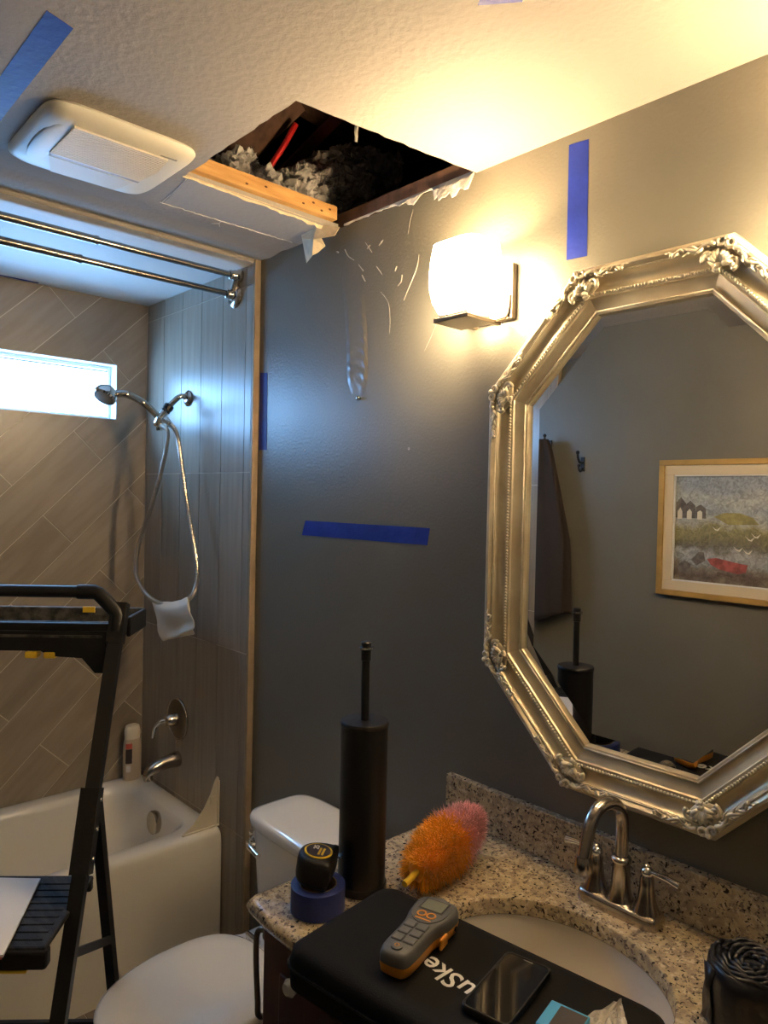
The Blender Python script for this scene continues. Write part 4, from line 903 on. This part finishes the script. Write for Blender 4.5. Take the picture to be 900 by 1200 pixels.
lf = part('loose_end', fl2, 'bag', gb_, True); mdd = lf.modifiers.new('film', 'SOLIDIFY'); mdd.thickness = .001

# ------------------------------------------------------------------ sconces
def sconce(cx, label):
    cz_, cy_ = 2.152, .100
    s = root('wall_sconce', (cx, 0, 2.06), label, 'wall lamp', 'wall sconces flanking the mirror')
    part('backplate', box(cx-.072, cx+.072, .0006, .018, 2.062, 2.190, .002), 'bronze', s)
    part('arm', box(cx-.040, cx-.028, .016, .125, 2.050, 2.060, .002), 'bronze', s)
    part('arm', box(cx+.028, cx+.040, .016, .125, 2.050, 2.060, .002), 'bronze', s)
    part('cradle', box(cx-.052, cx+.052, .052, .150, 2.046, 2.056, .002).merge(box(cx-.042, cx+.042, .060, .142, 2.0565, 2.064, .002)), 'bronze', s)
    for sgn in (-1, 1):
        part('prong', tube(smooth_path([(cx+sgn*.046, .046, 2.055), (cx+sgn*.058, .026, 2.064), (cx+sgn*.064, .020, 2.085), (cx+sgn*.066, .020, 2.115)], 5), .0042, 8), 'bronze', s, 50)
    prof = ((.0645, .62, .62), (.072, .74, .74), (.095, .90, .89), (.130, .995, .99), (.158, 1.0, 1.0), (.190, .97, .97), (.225, .90, .90))
    A_, B_ = .075, .064
    outer = [super_ring(cx, cy_, 2.0+z, A_*k, B_*k2, 4.2, 40) for z, k, k2 in prof]
    inner = [super_ring(cx, cy_, 2.0+z, A_*k-.005, B_*k2-.005, 4.2, 40) for z, k, k2 in prof[::-1][:-1]]
    gs = part('glass_shade', loft(outer, (True, False)), 'shade', s, 60, label='glowing frosted glass shade')
    part('shade_lining', loft([outer[-1]]+inner, (False, True)), 'lining', gs, 60)
    part('bulb', lathe([(.010, 2.075), (.012, 2.10), (.022, 2.125), (.022, 2.14), (.012, 2.156), (.002, 2.160)], (cx, cy_, 0), 16), 'bulb', s, True)
    ld = bpy.data.lights.new('bulb_light', 'POINT'); ld.energy = BULB_W; ld.color = LAMP_COL; ld.shadow_soft_size = .02
    lo_ = bpy.data.objects.new('bulb_light', ld); COL.objects.link(lo_); lo_.parent = s; lo_.location = Vector((cx, cy_, 2.188))-ORG[s]
    return s
sconce(1.104, 'lit frosted glass wall sconce on dark bracket beside the ceiling opening')
sconce(.278, 'lit frosted glass wall sconce on the far side of mirror')

# ------------------------------------------------------------------ mirror
mc = Vector((.690, 0, 1.582)); ia, ib, is_, it = .284, .447, .117, .274; FW = .098
mi = root('wall_mirror', Vector((mc.x, 0, mc.z-ib-FW)), 'large octagonal mirror in ornate antique gold frame', 'mirror')
inn = [(is_, ib), (ia, it), (ia, -it), (is_, -ib), (-is_, -ib), (-ia, -it), (-ia, it), (-is_, ib)]
def offset(poly, dd):
    n = len(poly); out = []
    for i in range(n):
        p0, p1, p2 = [Vector(poly[k % n]) for k in (i-1, i, i+1)]; e1, e2_ = (p1-p0).normalized(), (p2-p1).normalized()
        n1, n2_ = Vector((-e1.y, e1.x)), Vector((-e2_.y, e2_.x))
        if n1.dot(p1) < 0: n1 = -n1
        if n2_.dot(p1) < 0: n2_ = -n2_
        bis = (n1+n2_).normalized(); out.append(p1+bis*(dd/bis.dot(n1)))
    return out
PROF = [(0, .0012), (0, .020), (.002, .024), (.006, .025), (.009, .022), (.012, .0215), (.032, .031), (.034, .035), (.038, .035), (.044, .035), (.046, .032), (.048, .030), (.056, .0285), (.064, .030), (.071, .035), (.074, .041), (.076, .042), (.078, .040), (.080, .044), (.085, .049), (.090, .049), (.095, .044), (FW, .036), (FW, .0012)]
OFF = [offset(inn, q[0]) for q in PROF]
def W3(p, y): return Vector((mc.x+p[0], y, mc.z+p[1]))
for i in range(8):
    j_ = (i+1) % 8
    sd = part('frame_side', loft([[W3(OFF[k][i], PROF[k][1]) for k in range(len(PROF))], [W3(OFF[k][j_], PROF[k][1]) for k in range(len(PROF))]], (False, False)), 'gold', mi, 35)
    o1 = offset(inn, .041); p, q = o1[i], o1[j_]; nb_ = int((q-p).length/.0068); bd = MB()
    for k in range(nb_): 
        c = p.lerp(q, (k+.5)/nb_); bd.merge(blob(W3(c, .0365), (.0032, .0034, .0032), 6, 4))
    part('bead_trim', bd, 'gold_l', sd, True)
    for off_, hh_, r_ in ((.0765, .0425, .0016), (.0075, .0255, .0018)):
        o2 = offset(inn, off_); part('fillet', tube([W3(o2[i], hh_), W3(o2[j_], hh_)], r_, 6), 'gold_l', sd, True)
g0 = offset(inn, .003); g1 = offset(inn, -.024)
part('mirror_glass', loft([[W3(p, .0018) for p in g0], [W3(p, .0145) for p in g0], [W3(p, .0160) for p in g1]]), 'mirror', mi)
# corner ornament, built once: x = along frame, y = out of wall, z = outward from centre
def ornament():
    m = MB()
    # shell of petals
    for k in range(7):
        a = radians(-66+22*k); l = .030-.004*abs(k-3)/3
        base = Vector((0, .040, -.020)); tip = base+Vector((sin(a)*l, .006, cos(a)*l)); midp = base.lerp(tip, .6)+Vector((0, .007, 0))
        m.merge(tube([base, midp, tip], lambda t: .0022+.0042*sin(pi*min(1, t*.9+.05)), 7))
    for k in range(5):
        a = radians(150+15*k); l = .014
        base = Vector((0, .043, -.020)); m.merge(tube([base, base+Vector((sin(a)*l*.6, .005, cos(a)*l*.6)), base+Vector((sin(a)*l, .001, cos(a)*l))], lambda t: .0032-.0014*t, 6))
    m.merge(blob((0, .046, -.021), (.007, .007, .006), 10, 6))
    # C scrolls either side
    for s in (-1, 1):
        sc_ = [Vector((s*(.024+.011*cos(a)*k), .047, -.012+.012*sin(a)*k)) for a, k in [(t*.5-1.2, 1-.055*t) for t in range(14)]]
        m.merge(tube(sc_, lambda t: .0046*(1-.45*t), 7)); m.merge(blob(sc_[-1], .0048, 8, 5))
        # outer rim crest scroll
        cs_ = [Vector((s*(.010+.010*cos(a)*k), .052, .020+.010*sin(a)*k)) for a, k in [(t*.52+2.4, 1-.05*t) for t in range(13)]]
        m.merge(tube(cs_, lambda t: .0042*(1-.4*t), 7))
        # trailing acanthus along both frame arms (arms bend 22.5 deg inward)
        ca, sa_ = cos(radians(22.5)), sin(radians(22.5))
        def A(u, v, w): return Vector((s*(u*ca-v*sa_*0)+s*v*sa_, w, -u*sa_+v*ca))
        stem = [A(.012+.0115*k, .018+.0045*sin(k*1.5), .051+.0015*sin(k*2.0)) for k in range(8)]
        m.merge(tube(smooth_path(stem, 3), lambda t: .0048*(1-.6*t), 7))
        for k in range(1, 8):
            u = .012+.0112*k; sg_ = 1 if k % 2 else -1
            lf_ = [A(u, .016, .050), A(u+.008, .016+sg_*.008*(1-k*.06), .053), A(u+.016, .016+sg_*.010*(1-k*.07), .049)]
            m.merge(tube(lf_, lambda t: .0036*(1-.7*t)*(1-k*.03), 6))
        m.merge(blob(stem[-1], .0045, 8, 5))
    m.merge(blob((0, .053, .026), (.006, .005, .006), 10, 6))
    return m
om = mesh('corner_ornament', ornament(), 'gold_l', True); bk = MB()
bk.merge(blob((0, .036, .002), (.036, .009, .030), 20, 8)); bkm = mesh('ornament_ground', bk, 'gold', True)
mid = offset(inn, .062)
for i in range(8):
    p = mid[i]; p0, p1, p2 = [Vector(inn[k % 8]) for k in (i-1, i, i+1)]; tang = ((p1-p0).normalized()+(p2-p1).normalized()).normalized(); outw = Vector((-tang.y, tang.x))
    if outw.dot(p1) < 0: outw = -outw; 
    X_ = Vector((outw.y, -outw.x))
    R3 = Matrix(((X_.x, 0, outw.x), (0, 1, 0), (X_.y, 0, outw.y)))
    if R3.determinant() < 0: X_ = -X_; R3 = Matrix(((X_.x, 0, outw.x), (0, 1, 0), (X_.y, 0, outw.y)))
    o = bpy.data.objects.new('corner_ornament', om); COL.objects.link(o); o.parent = mi
    o.matrix_local = Matrix.Translation(Vector((mc.x+p[0], 0, mc.z+p[1]))-ORG[mi]) @ R3.to_4x4()
    o2 = bpy.data.objects.new('ornament_ground', bkm); COL.objects.link(o2); o2.parent = o

# ------------------------------------------------------------------ opposite wall (seen in the mirror)
PX0, PX1, PZ0, PZ1 = .58, 1.405, 1.272, 1.818
pic = root('framed_painting', ((PX0+PX1)/2, YO, PZ0), 'gilt framed seascape painting with linen liner on wall facing mirror', 'painting')
def frame4(ins0, ins1, y0, y1, mt, nm):
    m = MB()
    for (a, b, c, d) in ((PX0+ins0, PX1-ins0, PZ0+ins0, PZ0+ins1), (PX0+ins0, PX1-ins0, PZ1-ins1, PZ1-ins0), (PX0+ins0, PX0+ins1, PZ0+ins1, PZ1-ins1), (PX1-ins1, PX1-ins0, PZ0+ins1, PZ1-ins1)): m.merge(box(a, b, y0, y1, c, d, .002))
    return part(nm, m, mt, pic)
frame4(0, .022, YO-.034, YO-.001, 'gold_f', 'gilt_frame'); frame4(.022, .060, YO-.026, YO-.002, 'linen', 'linen_liner'); frame4(.060, .066, YO-.024, YO-.002, 'copy', 'inner_fillet')
part('canvas', box(PX0+.066, PX1-.066, YO-.014, YO-.003, PZ0+.066, PZ1-.066), 'art', pic, label='loose oil seascape with grey sky and rocks')
def daub(pts, mt, nm, lay=1):
    x1, z0 = PX1-.066, PZ0+.066; wd, ht = PX1-PX0-.132, PZ1-PZ0-.132
    part(nm, prism([(x1-u*wd, z0+v*ht) for u, v in pts], 1, YO-.0143-.0003*lay, YO-.014), mt, pic)
daub([(.22, .62), (.28, .66), (.36, .66), (.43, .62), (.46, .56), (.30, .55)], 'art_olive', 'painted_hill')
for u in (.0, .055, .115): daub([(u+.002, .60), (u+.002, .74-.3*u), (u+.03, .80-.6*u), (u+.06, .74-.4*u), (u+.06, .60)], 'art_roof', 'painted_house'); daub([(u+.012, .59), (u+.012, .66), (u+.028, .70-.2*u), (u+.04, .66), (u+.04, .59)], 'art_white', 'painted_gable', 2)
daub([(.19, .22), (.24, .235), (.36, .20), (.41, .19), (.40, .12), (.36, .10), (.26, .13), (.21, .17)], 'art_red', 'painted_boat')
daub([(.10, .20), (.14, .28), (.17, .28), (.18, .20), (.13, .15)], 'art_roof', 'painted_rock')
daub([(.02, .14), (.06, .19), (.10, .16), (.09, .08), (.03, .07)], 'art_roof', 'painted_rock')
for u, v in ((.42, .42), (.36, .32), (.41, .30), (.45, .45), (.24, .50)): daub([(u-.03, v+.035), (u-.012, v+.008), (u, v), (u+.022, v+.03), (u+.006, v-.012), (u-.01, v-.006)], 'art_white', 'painted_gull', 2)
def hook(x, z, label):
    h = root('coat_hook', (x, YO, z-.05), label, 'hook', None)
    part('plate', box(x-.011, x+.011, YO-.006, YO-.0005, z-.045, z+.02, .003), 'black', h)
    part('upper_prong', tube(smooth_path([(x, YO-.004, z-.005), (x, YO-.03, z-.004), (x, YO-.045, z+.016), (x, YO-.048, z+.035)], 5), .0055, 8).merge(blob((x, YO-.048, z+.038), .009)), 'black', h, 50)
    part('lower_prong', tube(smooth_path([(x, YO-.004, z-.03), (x, YO-.022, z-.045), (x, YO-.035, z-.035), (x, YO-.036, z-.022)], 5), .005, 8).merge(blob((x, YO-.036, z-.02), .008)), 'black', h, 50)
hook(1.778, 1.822, 'black double coat hook on wall between towel and painting')
hook(1.955, 1.905, 'black coat hook holding the dark brown towel')
rows = []
for v in range(29):
    t = v/28; z = 1.925-t*(.83); wdt = .030+.105*min(1, t*1.7)**.7; row = []
    for i in range(40):
        a = 2*pi*i/40; fold = 1+.16*sin(a*7+t*1.5)+.10*sin(a*4-t*3)
        row.append(Vector((1.955+.004+wdt*cos(a)*fold-.02*t, YO-.062-.0*t+(.018+.016*min(1, t*2))*sin(a)*fold, z-(.05*cos(a)*t if v == 28 else .03*t*cos(a)))))
    rows.append(row)
solo('bath_towel', loft(rows), 'towel', 'dark brown bath towel hanging from hook near the painting', 'towel', smooth=True)
